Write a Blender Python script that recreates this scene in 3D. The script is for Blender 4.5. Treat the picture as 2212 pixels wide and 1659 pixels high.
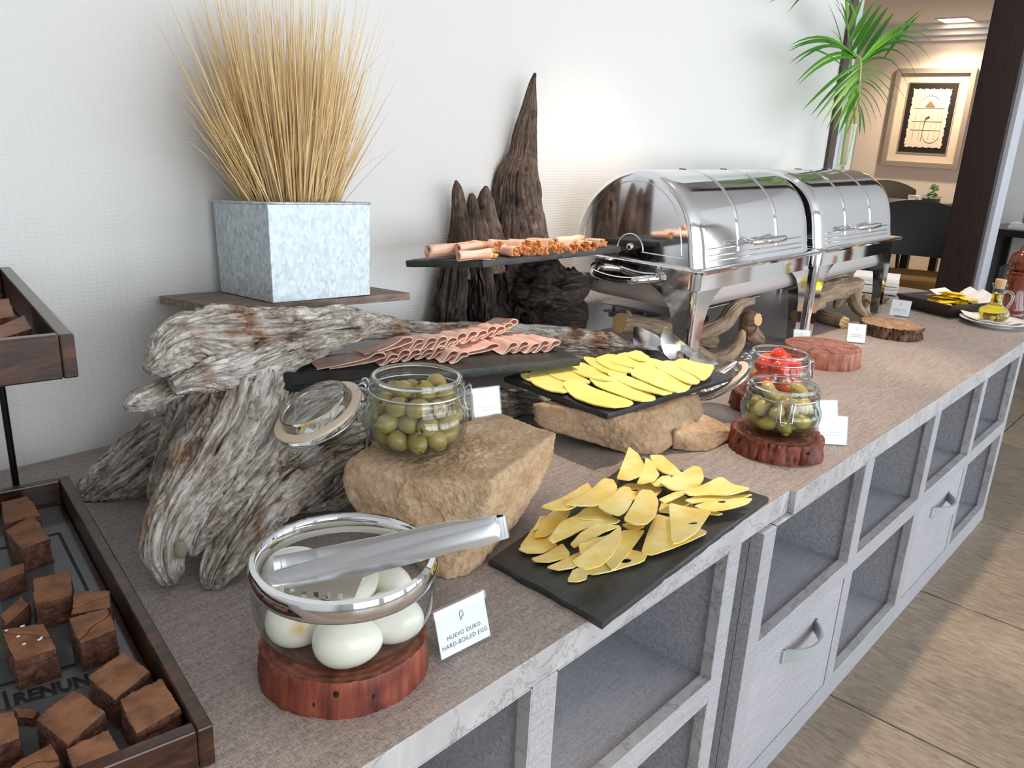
import bpy, bmesh, math, random
import numpy as np
from mathutils import Vector, Matrix, noise as mnoise
from mathutils.geometry import delaunay_2d_cdt

for o in list(bpy.data.objects):
    bpy.data.objects.remove(o, do_unlink=True)
SC = bpy.context.scene
COL = SC.collection
rnd = random.Random(7)

# ---------------------------------------------------------------- camera
CT = 0.56225                      # counter top height
F_PX = 1741.64
PPX = np.array([1106.0, 829.5])
RW = np.array([[0.68045019, -0.18921718, 0.70794378],
               [-0.73122053, -0.23860623, 0.63904899],
               [0.04800075, -0.95250403, -0.30071915]])   # camera (right, down, forward) -> world
CAM = np.array([0.0, -0.4235, CT + 0.5])
cam_d = bpy.data.cameras.new('camera')
cam = bpy.data.objects.new('camera', cam_d)
COL.objects.link(cam)
cam_d.sensor_fit = 'HORIZONTAL'
cam_d.sensor_width = 36.0
cam_d.lens = F_PX / 2212 * 36.0
cam_d.clip_start = 0.02
cam_d.clip_end = 60
_r, _u, _b = RW @ [1, 0, 0], RW @ [0, -1, 0], -(RW @ [0, 0, 1])
cam.matrix_world = Matrix(((_r[0], _u[0], _b[0], CAM[0]), (_r[1], _u[1], _b[1], CAM[1]),
                           (_r[2], _u[2], _b[2], CAM[2]), (0, 0, 0, 1)))
SC.camera = cam

# ---------------------------------------------------------------- light
SC.view_settings.view_transform = 'Standard'
SC.view_settings.look = 'None'
SC.view_settings.gamma = 1.0
SC.view_settings.use_curve_mapping = False
SC.view_settings.exposure = 0.36
world = bpy.data.worlds.new('world')
SC.world = world
world.use_nodes = True
world.node_tree.nodes['Background'].inputs[0].default_value = (0.80, 0.90, 1.0, 1)
world.node_tree.nodes['Background'].inputs[1].default_value = 1.5
ROOM_H = 2.42
WIN_Y = -3.2
def area_light(name, loc, size, rot, power, color):
    l = bpy.data.lights.new(name, 'AREA')
    l.shape = 'RECTANGLE'; l.size, l.size_y = size
    l.energy = power; l.color = color
    o = bpy.data.objects.new(name, l); COL.objects.link(o)
    o.location = loc; o.rotation_euler = rot
    return o
# daylight through the tall windows of the front wall behind the photographer: one sky, the same strength per metre
WINDOWS = [(-1.3, 0.5), (0.8, 2.6), (2.9, 4.7), (5.0, 6.8), (7.5, 8.2)]
for _x0, _x1 in WINDOWS:
    area_light('window_front_offscreen', ((_x0 + _x1) / 2, WIN_Y - 0.06, 1.25), (_x1 - _x0, 2.1),
               (math.radians(90), 0, 0), 18.0 * (_x1 - _x0), (0.91, 0.96, 1.0))
# warm recessed ceiling spots over the buffet
def spot(name, loc, power, color=(1.0, 0.80, 0.62), ang=95, blend=0.6, r=0.03):
    l = bpy.data.lights.new(name, 'SPOT'); l.energy = power; l.color = color
    l.spot_size = math.radians(ang); l.spot_blend = blend; l.shadow_soft_size = r
    o = bpy.data.objects.new(name, l); COL.objects.link(o); o.location = loc
    return o
BUFFET_SPOTS = [(1.55, 0.30, ROOM_H - 0.05), (2.65, 0.26, ROOM_H - 0.05), (0.1, -0.9, ROOM_H - 0.05)]
for _p in BUFFET_SPOTS:
    spot('ceiling_lamp_offscreen', _p, (80 if _p[0] > 1 else 70) if _p[0] < 2 else 50, ang=50 if _p[1] > 0 else 64, blend=.4)
# the dining room: the lit ceiling lamp in the picture, and the lamp mirrored in the artwork's glass
DINING_LAMP = (9.98, 2.54, ROOM_H - 0.03)
spot('dining_ceiling_lamp', DINING_LAMP, 150, (1.0, 0.78, 0.55), 140, 0.8, 0.06)
spot('dining_lamp_offscreen', (6.0, 2.0, ROOM_H - 0.06), 150, (1.0, 0.78, 0.55), 130, 0.8, 0.06)

# ---------------------------------------------------------------- helpers
def ray(px, py):
    return RW @ np.array([px - PPX[0], py - PPX[1], F_PX])
def at(px, py, **k):
    """point of the photograph's pixel on the plane x=, y= or z= of the room"""
    d = ray(px, py)
    (a, v), = k.items()
    i = 'xyz'.index(a)
    return CAM + d * ((v - CAM[i]) / d[i])
def atp(px, py, o, n):
    d = ray(px, py)
    return CAM + d * (np.dot(np.array(o) - CAM, n) / np.dot(d, n))
def depth(p):
    return float((np.array(p) - CAM) @ (RW @ [0, 0, 1]))
def nrm(v):
    v = np.array(v, float)
    return v / (np.linalg.norm(v) + 1e-12)

def _hash(i, j, k, s):
    n = (i * 374761393 + j * 668265263 + k * 2147483629 + s * 1274126177) & 0xffffffff
    n = ((n ^ (n >> 13)) * 1274126177) & 0xffffffff
    n = ((n ^ (n >> 15)) * 2246822519) & 0xffffffff
    return ((n ^ (n >> 16)) & 0xffffff) / float(0xffffff)
def vnoise(p, s=0):
    p = np.asarray(p, float)
    b = np.floor(p).astype(np.int64); t = p - b
    t = t * t * t * (t * (t * 6 - 15) + 10)
    r = 0
    for dx in (0, 1):
        wx = t[..., 0] if dx else 1 - t[..., 0]
        for dy in (0, 1):
            wy = t[..., 1] if dy else 1 - t[..., 1]
            for dz in (0, 1):
                wz = t[..., 2] if dz else 1 - t[..., 2]
                r = r + wx * wy * wz * _hash(b[..., 0] + dx, b[..., 1] + dy, b[..., 2] + dz, s)
    return r
def fbm(p, s=0, o=4, g=0.5):
    p = np.asarray(p, float); r = 0; a = 1; t = 0
    for i in range(o):
        r = r + a * (vnoise(p * 2.0 ** i + 17.3 * i, s + i) - .5) * 2; t += a; a *= g
    return r / t

class MB:
    """collects geometry for ONE mesh object"""
    def __init__(s):
        s.V = []; s.F = []; s.M = []; s.G = []; s.n = 0; s.hasg = False
    def add(s, V, F, mi=0, G=None):
        V = np.asarray(V, float).reshape(-1, 3)
        s.V.append(V)
        if G is not None: s.hasg = True
        s.G.append(V if G is None else np.asarray(G, float).reshape(-1, 3))
        s.F += [tuple(int(i) + s.n for i in f) for f in F]
        s.M += [mi] * len(F)
        s.n += len(V)
        return s
    def box(s, x0, x1, y0, y1, z0, z1, mi=0, M=None):
        V = np.array([(x, y, z) for z in (z0, z1) for y in (y0, y1) for x in (x0, x1)], float)
        if M is not None: V = (np.array(M)[:3, :3] @ V.T).T + np.array(M)[:3, 3]
        return s.add(V, [(0, 2, 3, 1), (4, 5, 7, 6), (0, 1, 5, 4), (2, 6, 7, 3), (0, 4, 6, 2), (1, 3, 7, 5)], mi)
    def grid(s, P, cu=False, cv=False, mi=0, G=None, flip=False):
        P = np.asarray(P, float); nu, nv = P.shape[:2]
        F = []
        for i in range(nu if cu else nu - 1):
            i2 = (i + 1) % nu
            for j in range(nv if cv else nv - 1):
                j2 = (j + 1) % nv
                f = (i * nv + j, i2 * nv + j, i2 * nv + j2, i * nv + j2)
                F.append(f[::-1] if flip else f)
        return s.add(P, F, mi, G)
    def lathe(s, prof, seg=32, c=(0, 0, 0), mi=0, sq=None, rot=0.0, caps=(False, False)):
        """prof: (r, z); sq: per-profile squareness 0..1"""
        th = np.arange(seg) / seg * 2 * np.pi
        P = np.zeros((len(prof), seg, 3))
        for i, (r, z) in enumerate(prof):
            k = 1.0
            if sq is not None and sq[i] > 0:
                e = 2 + 6 * sq[i]
                k = (np.abs(np.cos(th)) ** e + np.abs(np.sin(th)) ** e) ** (-1 / e)
                k = 1 + (k - 1) * min(1, sq[i] * 2)
            P[i, :, 0] = c[0] + r * k * np.cos(th + rot); P[i, :, 1] = c[1] + r * k * np.sin(th + rot); P[i, :, 2] = c[2] + z
        base = s.n
        s.grid(P, cv=True, mi=mi, flip=True)
        if caps[0]: s.F.append(tuple(base + j for j in range(seg))[::-1]); s.M.append(mi)
        if caps[1]: s.F.append(tuple(base + (len(prof) - 1) * seg + j for j in range(seg))); s.M.append(mi)
        return s
    def tube(s, pts, r, seg=8, closed=False, mi=0, cap=True):
        pts = np.asarray(pts, float); n = len(pts)
        rr = np.broadcast_to(np.asarray(r, float), (n,))
        if closed: T = np.roll(pts, -1, 0) - np.roll(pts, 1, 0)
        else: T = np.gradient(pts, axis=0)
        T = T / (np.linalg.norm(T, axis=1, keepdims=True) + 1e-12)
        up = np.array([0, 0, 1.0]) if abs(T[0, 2]) < .9 else np.array([1.0, 0, 0])
        a = nrm(np.cross(T[0], up)); P = np.zeros((n, seg, 3))
        th = np.arange(seg) / seg * 2 * np.pi
        for i in range(n):
            a = nrm(a - T[i] * (a @ T[i])); b = np.cross(T[i], a)
            P[i] = pts[i] + rr[i] * (np.outer(np.cos(th), a) + np.outer(np.sin(th), b))
        base = s.n
        s.grid(P, cu=closed, cv=True, mi=mi)
        if cap and not closed:
            s.F.append(tuple(base + j for j in range(seg))); s.M.append(mi)
            s.F.append(tuple(base + (n - 1) * seg + j for j in range(seg))[::-1]); s.M.append(mi)
        return s
    def prism(s, poly, d, mi=0):
        """closed polygon of 3D points extruded by vector d"""
        poly = np.asarray(poly, float); n = len(poly)
        V = np.vstack([poly, poly + np.asarray(d, float)])
        F = [tuple(range(n))[::-1], tuple(range(n, 2 * n))] + [(i, (i + 1) % n, n + (i + 1) % n, n + i) for i in range(n)]
        return s.add(V, F, mi)
    def build(s, name, mats, parent=None, world=True, smooth=40, bevel=None, **props):
        me = bpy.data.meshes.new(name)
        V = np.vstack(s.V) if s.V else np.zeros((0, 3))
        off = np.zeros(3)
        if parent is not None:
            if world:
                p = parent
                while p is not None: off = off + np.array(p.location); p = p.parent
        elif world:
            off = np.array([(V[:, 0].min() + V[:, 0].max()) / 2, (V[:, 1].min() + V[:, 1].max()) / 2, V[:, 2].min()])
        me.from_pydata((V - off).tolist(), [], s.F)
        if s.hasg:
            a = me.attributes.new('grain', 'FLOAT_VECTOR', 'POINT')
            a.data.foreach_set('vector', np.vstack(s.G).astype(np.float32).ravel())
        if not isinstance(mats, (list, tuple)): mats = [mats]
        for m in mats: me.materials.append(m)
        if len(mats) > 1: me.polygons.foreach_set('material_index', s.M)
        bm = bmesh.new(); bm.from_mesh(me); bmesh.ops.recalc_face_normals(bm, faces=bm.faces); bm.to_mesh(me); bm.free()
        if smooth:
            me.polygons.foreach_set('use_smooth', [True] * len(me.polygons))
            if smooth < 180: me.set_sharp_from_angle(angle=math.radians(smooth))
        me.update()
        o = bpy.data.objects.new(name, me); COL.objects.link(o)
        if parent is not None: o.parent = parent
        else: o.location = off if world else (0, 0, 0)
        if bevel:
            md = o.modifiers.new('bevel', 'BEVEL'); md.width = bevel; md.segments = 2; md.limit_method = 'ANGLE'
            md.angle_limit = math.radians(40)
        for k, v in props.items(): o[k] = v
        return o

def thing(name, label, cat, loc, rz=0.0, group=None):
    o = bpy.data.objects.new(name, None); COL.objects.link(o)
    o.empty_display_size = 0.02
    o.location = loc; o.rotation_euler = (0, 0, rz)
    return tag(o, label, cat, group)
def tag(o, label, cat, group=None):
    o['label'] = label; o['category'] = cat
    if group: o['group'] = group
    return o
def copy_tree(o, parent=None):
    c = o.copy(); COL.objects.link(c); c.parent = parent
    for ch in o.children: copy_tree(ch, c)
    return c

def catmull(C, n):
    C = np.asarray(C, float); m = len(C)
    C2 = np.vstack([2 * C[0] - C[1], C, 2 * C[-1] - C[-2]])
    t = np.linspace(0, m - 1, n); i = np.minimum(t.astype(int), m - 2); u = (t - i)[:, None]
    p0, p1, p2, p3 = C2[i], C2[i + 1], C2[i + 2], C2[i + 3]
    return .5 * ((2 * p1) + (-p0 + p2) * u + (2 * p0 - 5 * p1 + 4 * p2 - p3) * u ** 2 + (-p0 + 3 * p1 - 3 * p2 + p3) * u ** 3)

VIEW = RW @ [0, 0, 1]
def limb(mb, ctrl, seed=0, ns=90, nt=72, groove=.16, gk=3.2, gs=5.0, lump=.16, lf=16.0, fine=.03, ends=(True, True), sharp=4, mi=0, cutmi=None, ref=None, twist=0.0, ragged=0.0, tear=.10, crack=.0, zmin=None):
    """weathered wood limb. ctrl rows: x,y,z, ra (across, facing the room), rb (front to back)"""
    C = catmull(np.asarray(ctrl, float), ns)
    p = C[:, :3]; ra = np.maximum(C[:, 3], .0015); rb = np.maximum(C[:, 4], .0015)
    T = np.gradient(p, axis=0); T /= np.linalg.norm(T, axis=1, keepdims=True)
    s = np.concatenate([[0], np.cumsum(np.linalg.norm(np.diff(p, axis=0), axis=1))])
    rv = np.array(ref if ref is not None else VIEW, float)
    A = np.cross(T, rv); A /= np.linalg.norm(A, axis=1, keepdims=True) + 1e-9
    B = np.cross(T, A)
    th = np.arange(nt) / nt * 2 * np.pi
    TH = th[None, :] + twist * (s / (s[-1] + 1e-9))[:, None]
    c, sn = np.cos(th)[None, :, None], np.sin(th)[None, :, None]
    off = A[:, None, :] * ra[:, None, None] * c + B[:, None, :] * rb[:, None, None] * sn
    P0 = p[:, None, :] + off
    lumps = fbm(P0 * lf, seed, 3) * lump
    S = np.broadcast_to(s[:, None], TH.shape)
    rm = float(np.mean(ra) + np.mean(rb)) / 2
    wob = fbm(np.stack([np.cos(TH) * 1.2, np.sin(TH) * 1.2, S * 14], -1), seed + 9, 3)
    g3 = np.stack([np.cos(TH) * gk + .5 * wob, np.sin(TH) * gk + .5 * wob, S * gs], -1)
    n1 = 1 - np.abs(fbm(g3, seed + 3, 3, .6)) * 1.0
    cut = np.clip(n1, 0, 1) ** (sharp * 2)
    g4 = np.stack([np.cos(TH) * gk * 3 + wob, np.sin(TH) * gk * 3 + wob, S * gs * 1.6], -1)
    n2 = (1 - np.abs(fbm(g4, seed + 5, 2))) ** 6
    f = 1 + lumps - groove * cut - fine * 2.0 * n2 + fine * fbm(g4 * 2, seed + 6, 2)
    if tear:      # torn layers: stepped terraces along the grain
        q = fbm(np.stack([np.cos(TH) * gk * .8 + wob * .6, np.sin(TH) * gk * .8 + wob * .6, S * gs * 2.2], -1), seed + 21, 3) * 3.2
        f = f + tear * (np.floor(q) + np.clip((q - np.floor(q)) * 5 - 4, 0, 1)) / 2.2
    if crack:     # a few long deep splits
        q = np.abs(fbm(np.stack([np.cos(TH) * gk * .9 + wob * .5, np.sin(TH) * gk * .9 + wob * .5, S * gs * .6], -1), seed + 31, 2))
        mask = np.clip(fbm(P0 * 26, seed + 33, 2) * 3 + .4, 0, 1)
        f = f - crack * np.exp(-(q / .05) ** 2) * mask
    if ragged:
        rg = fbm(np.stack([np.cos(TH) * 4, np.sin(TH) * 4, 0 * S], -1), seed + 11, 2) * ragged
        P0 = P0 + T[:, None, :] * (rg * np.clip((s / s[-1] - .6) / .4, 0, 1)[:, None])[..., None]
        off = P0 - p[:, None, :]
        P = p[:, None, :] + off * f[..., None]
    else:
        P = p[:, None, :] + off * f[..., None]
    if zmin is not None: P[..., 2] = np.maximum(P[..., 2], zmin)
    G = np.stack([np.cos(TH) * ra[:, None] * 1.0, np.sin(TH) * ra[:, None], S * .12 + seed], -1) + (wob * .006)[..., None]
    base = mb.n
    mb.grid(P, cv=True, mi=mi, G=G.reshape(-1, 3))
    for e, on in ((0, ends[0]), (ns - 1, ends[1])):
        if not on: continue
        cen = P[e].mean(0) + (T[e] * (-1 if e == 0 else 1)) * min(ra[e], rb[e]) * .25
        if zmin is not None: cen[2] = max(cen[2], zmin)
        if cutmi is not None:
            cen = P[e].mean(0)
            V = np.vstack([P[e], P[e] * .985 + cen * .015, cen[None]])
            o = mb.n
            mb.add(V, [(j, (j + 1) % nt, nt + (j + 1) % nt, nt + j) for j in range(nt)], mi, np.vstack([G[e], G[e], G[e].mean(0)[None]]))
            mb.F += [(o + nt + j, o + nt + (j + 1) % nt, o + 2 * nt) for j in range(nt)]
            mb.M += [cutmi] * nt
        else:
            mb.add(cen[None], [], mi, G[e].mean(0)[None])
            ci = mb.n - 1
            mb.F += [(base + e * nt + j, base + e * nt + (j + 1) % nt, ci) for j in range(nt)]
            mb.M += [mi] * nt
    return mb

def pcz(rows):
    """as pc, but the third value is the height z of the centre"""
    out = []
    for px, py, z, a, b in rows:
        p = at(px, py, z=z); k = depth(p) / F_PX
        out.append((*p, a * k, b * k))
    return out
def pc(rows):
    """control rows given as pixel, depth y in the room, half-widths in pixels -> metres"""
    out = []
    for px, py, y, a, b in rows:
        p = at(px, py, y=y); k = depth(p) / F_PX
        out.append((*p, a * k, b * k))
    return out

_ICO = {}
def ico(n):
    if n not in _ICO:
        bm = bmesh.new(); bmesh.ops.create_icosphere(bm, subdivisions=n, radius=1)
        bm.verts.ensure_lookup_table()
        _ICO[n] = (np.array([v.co[:] for v in bm.verts]), [tuple(v.index for v in f.verts) for f in bm.faces]); bm.free()
    return _ICO[n]
def hull_rock(mb, pts, seed=0, sub=6, k=60, amp=.006, mi=0, zmin=None, center=None, freq=22, chip=.004):
    """broken stone: rounded convex hull of pts with rough noise"""
    pts = np.asarray(pts, float)
    bm = bmesh.new()
    for q in pts: bm.verts.new(q)
    r = bmesh.ops.convex_hull(bm, input=bm.verts)
    bmesh.ops.recalc_face_normals(bm, faces=bm.faces)
    cen = pts.mean(0) if center is None else np.array(center)
    N = []; D = []
    for fc in bm.faces:
        n = np.array(fc.normal[:]); d = n @ (np.array(fc.verts[0].co[:]) - cen)
        if d < 0: n, d = -n, -d
        if d > 1e-5: N.append(n); D.append(d)
    bm.free()
    N = np.array(N); D = np.array(D)
    dirs, F = ico(sub)
    q = (dirs @ N.T) / D[None, :]
    q = np.maximum(q, 1e-4)
    m = (np.sum(q ** k, axis=1)) ** (1.0 / k)
    P = cen + dirs / m[:, None]
    d = fbm(P * freq, seed, 5, .55) * amp + fbm(P * freq * 6, seed + 4, 3, .6) * amp * .28
    st = np.floor(fbm(P * freq * .7, seed + 8, 2) * 4) * chip * .35
    P = P + dirs * (d + st)[:, None]
    if zmin is not None: P[:, 2] = np.maximum(P[:, 2], zmin)
    mb.add(P, F, mi)
    return mb

def inside(pt, poly):
    x, y = pt; r = False; n = len(poly)
    for i in range(n):
        x1, y1 = poly[i]; x2, y2 = poly[(i + 1) % n]
        if (y1 > y) != (y2 > y) and x < (x2 - x1) * (y - y1) / (y2 - y1) + x1: r = not r
    return r
def chaikin(poly, it=1, k=.25):
    P = np.asarray(poly, float)
    for _ in range(it):
        Q = []
        for i in range(len(P)):
            a, b = P[i], P[(i + 1) % len(P)]
            Q += [a * (1 - k) + b * k, a * k + b * (1 - k)]
        P = np.array(Q)
    return P
def sheet(mb, poly, thick, fun, step=.01, holes=(), mi=0):
    """thin slice from a 2D outline; fun(xy array)-> 3D points of the lower face; thick along the surface's up"""
    poly = np.asarray(poly, float)
    B = []
    for i in range(len(poly)):
        a, b = poly[i], poly[(i + 1) % len(poly)]
        n = max(1, int(np.linalg.norm(b - a) / step))
        B += [a + (b - a) * j / n for j in range(n)]
    pts = [Vector(p) for p in B]; edges = [(i, (i + 1) % len(B)) for i in range(len(B))]
    for h in holes:
        o = len(pts); pts += [Vector(p) for p in h]; edges += [(o + i, o + (i + 1) % len(h)) for i in range(len(h))]
    lo, hi = poly.min(0), poly.max(0)
    for x in np.arange(lo[0] + step / 2, hi[0], step):
        for y in np.arange(lo[1] + step / 2, hi[1], step):
            if inside((x, y), B) and not any(inside((x, y), h) for h in holes): pts.append(Vector((x, y)))
    v, e, f, *_ = delaunay_2d_cdt(pts, edges, [], 1, 1e-6)
    v2 = np.array([(p.x, p.y) for p in v])
    f = [t for t in f if not any(inside(v2[list(t)].mean(0), h) for h in holes)]
    P = fun(v2)
    # normals by finite differences of fun
    h_ = 1e-4
    du = fun(v2 + [h_, 0]) - P; dv = fun(v2 + [0, h_]) - P
    n = np.cross(du, dv); n /= np.linalg.norm(n, axis=1, keepdims=True) + 1e-15
    n[n[:, 2] < 0] *= -1
    m = len(P)
    cnt = {}
    for t in f:
        for i in range(len(t)):
            k = (t[i], t[(i + 1) % len(t)]); cnt[k] = 1
    F = [tuple(t)[::-1] for t in f] + [tuple(i + m for i in t) for t in f]
    for (a, b) in cnt:
        if (b, a) not in cnt: F.append((a, b, b + m, a + m))
    mb.add(np.vstack([P, P + n * thick]), F, mi)
    return mb
def disc2(c, rx, ry, n=12, rot=0):
    t = np.arange(n) / n * 2 * np.pi
    x, y = rx * np.cos(t), ry * np.sin(t)
    return np.stack([c[0] + x * math.cos(rot) - y * math.sin(rot), c[1] + x * math.sin(rot) + y * math.cos(rot)], 1)
def text_mesh(txt, size, spacing=1.0, bold=0.0):
    cu = bpy.data.curves.new('t', 'FONT'); cu.body = txt; cu.size = size; cu.align_x = 'CENTER'; cu.align_y = 'CENTER'
    cu.space_character = spacing; cu.offset = bold; cu.extrude = 0.0; cu.resolution_u = 3
    o = bpy.data.objects.new('t', cu); COL.objects.link(o)
    bpy.context.view_layer.update()
    me = bpy.data.meshes.new_from_object(o.evaluated_get(bpy.context.evaluated_depsgraph_get()))
    V = np.array([v.co[:] for v in me.vertices]).reshape(-1, 3); F = [tuple(p.vertices) for p in me.polygons]
    bpy.data.objects.remove(o, do_unlink=True); bpy.data.curves.remove(cu); bpy.data.meshes.remove(me)
    return V, F
# ---------------------------------------------------------------- materials
def srgb(r, g, b):
    f = lambda c: (c / 255) / 12.92 if c / 255 <= .04045 else ((c / 255 + .055) / 1.055) ** 2.4
    return (f(r), f(g), f(b), 1)
class NT:
    def __init__(s, name):
        s.m = bpy.data.materials.new(name); s.m.use_nodes = True
        s.t = s.m.node_tree; s.t.nodes.clear()
        s.out = s.n('ShaderNodeOutputMaterial')
    def n(s, ty, **k):
        x = s.t.nodes.new(ty)
        for a, v in k.items(): setattr(x, a, v)
        return x
    def set(s, node, **k):
        for a, v in k.items():
            key = a.replace('_', ' ')
            for i in node.inputs:
                if i.name == key and (i.enabled or True):
                    s.link(v, i); break
        return node
    def link(s, v, i):
        if isinstance(v, bpy.types.NodeSocket): s.t.links.new(v, i)
        else: i.default_value = v
    def coord(s, kind='Object', scale=(1, 1, 1), attr=None, rot=(0, 0, 0)):
        mp = s.n('ShaderNodeMapping'); mp.inputs['Scale'].default_value = scale; mp.inputs['Rotation'].default_value = rot
        if attr:
            a = s.n('ShaderNodeAttribute'); a.attribute_name = attr; s.t.links.new(a.outputs['Vector'], mp.inputs[0])
        elif kind == 'Pos':
            g = s.n('ShaderNodeNewGeometry'); s.t.links.new(g.outputs['Position'], mp.inputs[0])
        else:
            t = s.n('ShaderNodeTexCoord'); s.t.links.new(t.outputs[kind], mp.inputs[0])
        return mp.outputs[0]
    def noise(s, vec, scale=5, detail=4, rough=.55, dist=0.0):
        x = s.n('ShaderNodeTexNoise'); s.t.links.new(vec, x.inputs['Vector'])
        x.inputs['Scale'].default_value = scale; x.inputs['Detail'].default_value = detail
        x.inputs['Roughness'].default_value = rough; x.inputs['Distortion'].default_value = dist
        return x.outputs['Fac']
    def voro(s, vec, scale=5, feature='F1', out='Distance', rnd=1.0):
        x = s.n('ShaderNodeTexVoronoi', feature=feature); s.t.links.new(vec, x.inputs['Vector'])
        x.inputs['Scale'].default_value = scale; x.inputs['Randomness'].default_value = rnd
        return x.outputs[out]
    def wave(s, vec, scale=5, dist=0, detail=2, dscale=1, bands='X', kind='BANDS'):
        x = s.n('ShaderNodeTexWave', wave_type=kind)
        if kind == 'BANDS': x.bands_direction = bands
        else: x.rings_direction = bands
        s.t.links.new(vec, x.inputs['Vector'])
        x.inputs['Scale'].default_value = scale; x.inputs['Distortion'].default_value = dist
        x.inputs['Detail'].default_value = detail; x.inputs['Detail Scale'].default_value = dscale
        return x.outputs['Fac']
    def ramp(s, fac, stops):
        x = s.n('ShaderNodeValToRGB'); s.t.links.new(fac, x.inputs[0])
        e = x.color_ramp.elements
        while len(e) < len(stops): e.new(0.5)
        for k, (p, c) in zip(e, stops): k.position = p; k.color = c if len(c) == 4 else (*c, 1)
        return x.outputs[0]
    def mix(s, fac, a, b, mode='MIX'):
        x = s.n('ShaderNodeMix', data_type='RGBA', blend_type=mode)
        s.link(fac, x.inputs[0]); s.link(a, x.inputs[6]); s.link(b, x.inputs[7])
        return x.outputs[2]
    def math(s, op, a, b=0.0, clamp=False):
        x = s.n('ShaderNodeMath', operation=op); x.use_clamp = clamp
        s.link(a, x.inputs[0]); s.link(b, x.inputs[1])
        return x.outputs[0]
    def bump(s, h, strength=.3, dist=.01, normal=None):
        x = s.n('ShaderNodeBump'); s.t.links.new(h, x.inputs['Height'])
        x.inputs['Strength'].default_value = strength; x.inputs['Distance'].default_value = dist
        if normal is not None: s.t.links.new(normal, x.inputs['Normal'])
        return x.outputs[0]
    def pbr(s, color, rough=.5, metal=0.0, normal=None, **k):
        b = s.n('ShaderNodeBsdfPrincipled')
        s.link(color, b.inputs['Base Color']); s.link(rough, b.inputs['Roughness']); s.link(metal, b.inputs['Metallic'])
        if normal is not None: s.t.links.new(normal, b.inputs['Normal'])
        for a, v in k.items():
            s.link(v, b.inputs[a.replace('_', ' ')])
        s.t.links.new(b.outputs[0], s.out.inputs[0])
        return b
M = {}
def simple(name, col, rough=.5, metal=0.0, **k):
    t = NT(name); t.pbr(col, rough, metal, **k); M[name] = t.m; return t.m

# walls
t = NT('wallpaper'); v = t.coord('Pos', (1, 1, 1))
w1 = t.wave(v, 52, 2.6, 3, 4, 'Z'); w2 = t.wave(v, 30, 3.0, 3, 4, 'X')
h = t.math('ADD', t.math('MULTIPLY', w1, .7), t.math('MULTIPLY', w2, .5))
h = t.math('ADD', h, t.math('MULTIPLY', t.noise(v, 120, 2), .6))
t.pbr(srgb(226, 225, 222), .75, 0, t.bump(h, .16, .0018)); M['wallpaper'] = t.m
t = NT('plaster_white'); v = t.coord('Pos'); t.pbr(srgb(244, 244, 243), .8, 0, t.bump(t.noise(v, 60, 3), .05, .004)); M['plaster_white'] = t.m
simple('plaster_cream', srgb(232, 220, 210), .85)
simple('ceiling_white', srgb(222, 220, 222), .9)
t = NT('brown_wood'); v = t.coord('Pos', (30, 30, 2.5)); n = t.noise(v, 4, 5)
t.pbr(t.ramp(n, [(.3, srgb(40, 25, 20)), (.7, srgb(62, 41, 33))]), .42, 0, t.bump(n, .15, .003)); M['brown_wood'] = t.m
t = NT('jamb_brown'); v = t.coord('Pos', (30, 30, 3)); n = t.noise(v, 4, 4)
t.pbr(t.ramp(n, [(.3, srgb(66, 50, 44)), (.7, srgb(92, 72, 62))]), .5); M['jamb_brown'] = t.m
simple('jamb_grey', srgb(196, 200, 208), .6)
# floor tile
t = NT('floor_tile'); v = t.coord('Pos', (14, 3.2, 1)); v2 = t.coord('Pos', (1, 1, 1))
n1 = t.noise(v, 7, 8, .7, .6); n2 = t.noise(v2, 2.2, 4, .6)
c = t.ramp(t.math('ADD', t.math('MULTIPLY', n1, .7), t.math('MULTIPLY', n2, .35)), [(.34, srgb(100, 88, 76)), (.52, srgb(143, 128, 110)), (.68, srgb(170, 155, 136))])
t.pbr(c, t.ramp(n2, [(.3, (.34,) * 3), (.7, (.5,) * 3)]), 0, t.bump(n1, .25, .003)); M['floor_tile'] = t.m
simple('grout', srgb(70, 56, 46), .9)
# counter laminate: fine woven look
def woven(name, c0, c1, c2, sc=1.0, rough=.45, stripe=.55):
    t = NT(name); v = t.coord('Pos', (1, 1, 1))
    long_ = t.noise(t.coord('Pos', (6, 60, 60)), 3 * sc, 5, .6)
    wx = t.wave(v, 150 * sc, 4.0, 2, 1.5, 'X'); wy = t.wave(v, 170 * sc, 4.0, 2, 1.5, 'Y'); wz = t.wave(v, 170 * sc, 4.0, 2, 1.5, 'Z')
    thr = t.noise(t.coord('Pos', (700, 130, 130)), 1.5 * sc, 2, .5)
    thr2 = t.noise(t.coord('Pos', (130, 700, 700)), 1.5 * sc, 2, .5)
    big = t.noise(v, 3.0, 3)
    wv = t.math('MULTIPLY', wx, t.math('MULTIPLY', t.math('ADD', wy, wz), .5))
    th = t.math('ADD', t.math('MULTIPLY', thr, .38), t.math('MULTIPLY', thr2, .38))
    f = t.math('ADD', t.math('ADD', t.math('MULTIPLY', long_, .24), t.math('MULTIPLY', big, .14)), t.math('ADD', th, t.math('MULTIPLY', wv, .16)))
    f = t.math('SUBTRACT', f, .09)
    c = t.ramp(f, [(.34, c0), (.5, c1), (.66, c2)])
    t.pbr(c, rough, 0, t.bump(t.math('ADD', th, wv), .22, .0008)); M[name] = t.m
woven('laminate_top', srgb(102, 95, 93), srgb(150, 139, 133), srgb(186, 174, 166))
woven('laminate_panel', srgb(138, 138, 144), srgb(168, 168, 174), srgb(196, 196, 202), rough=.52)
t = NT('edge_marble'); v = t.coord('Pos'); n = t.noise(v, 9, 6, .65, 1.4)
vein = t.math('ABSOLUTE', t.math('SUBTRACT', t.noise(v, 11, 7, .68, .9), .5))
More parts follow.
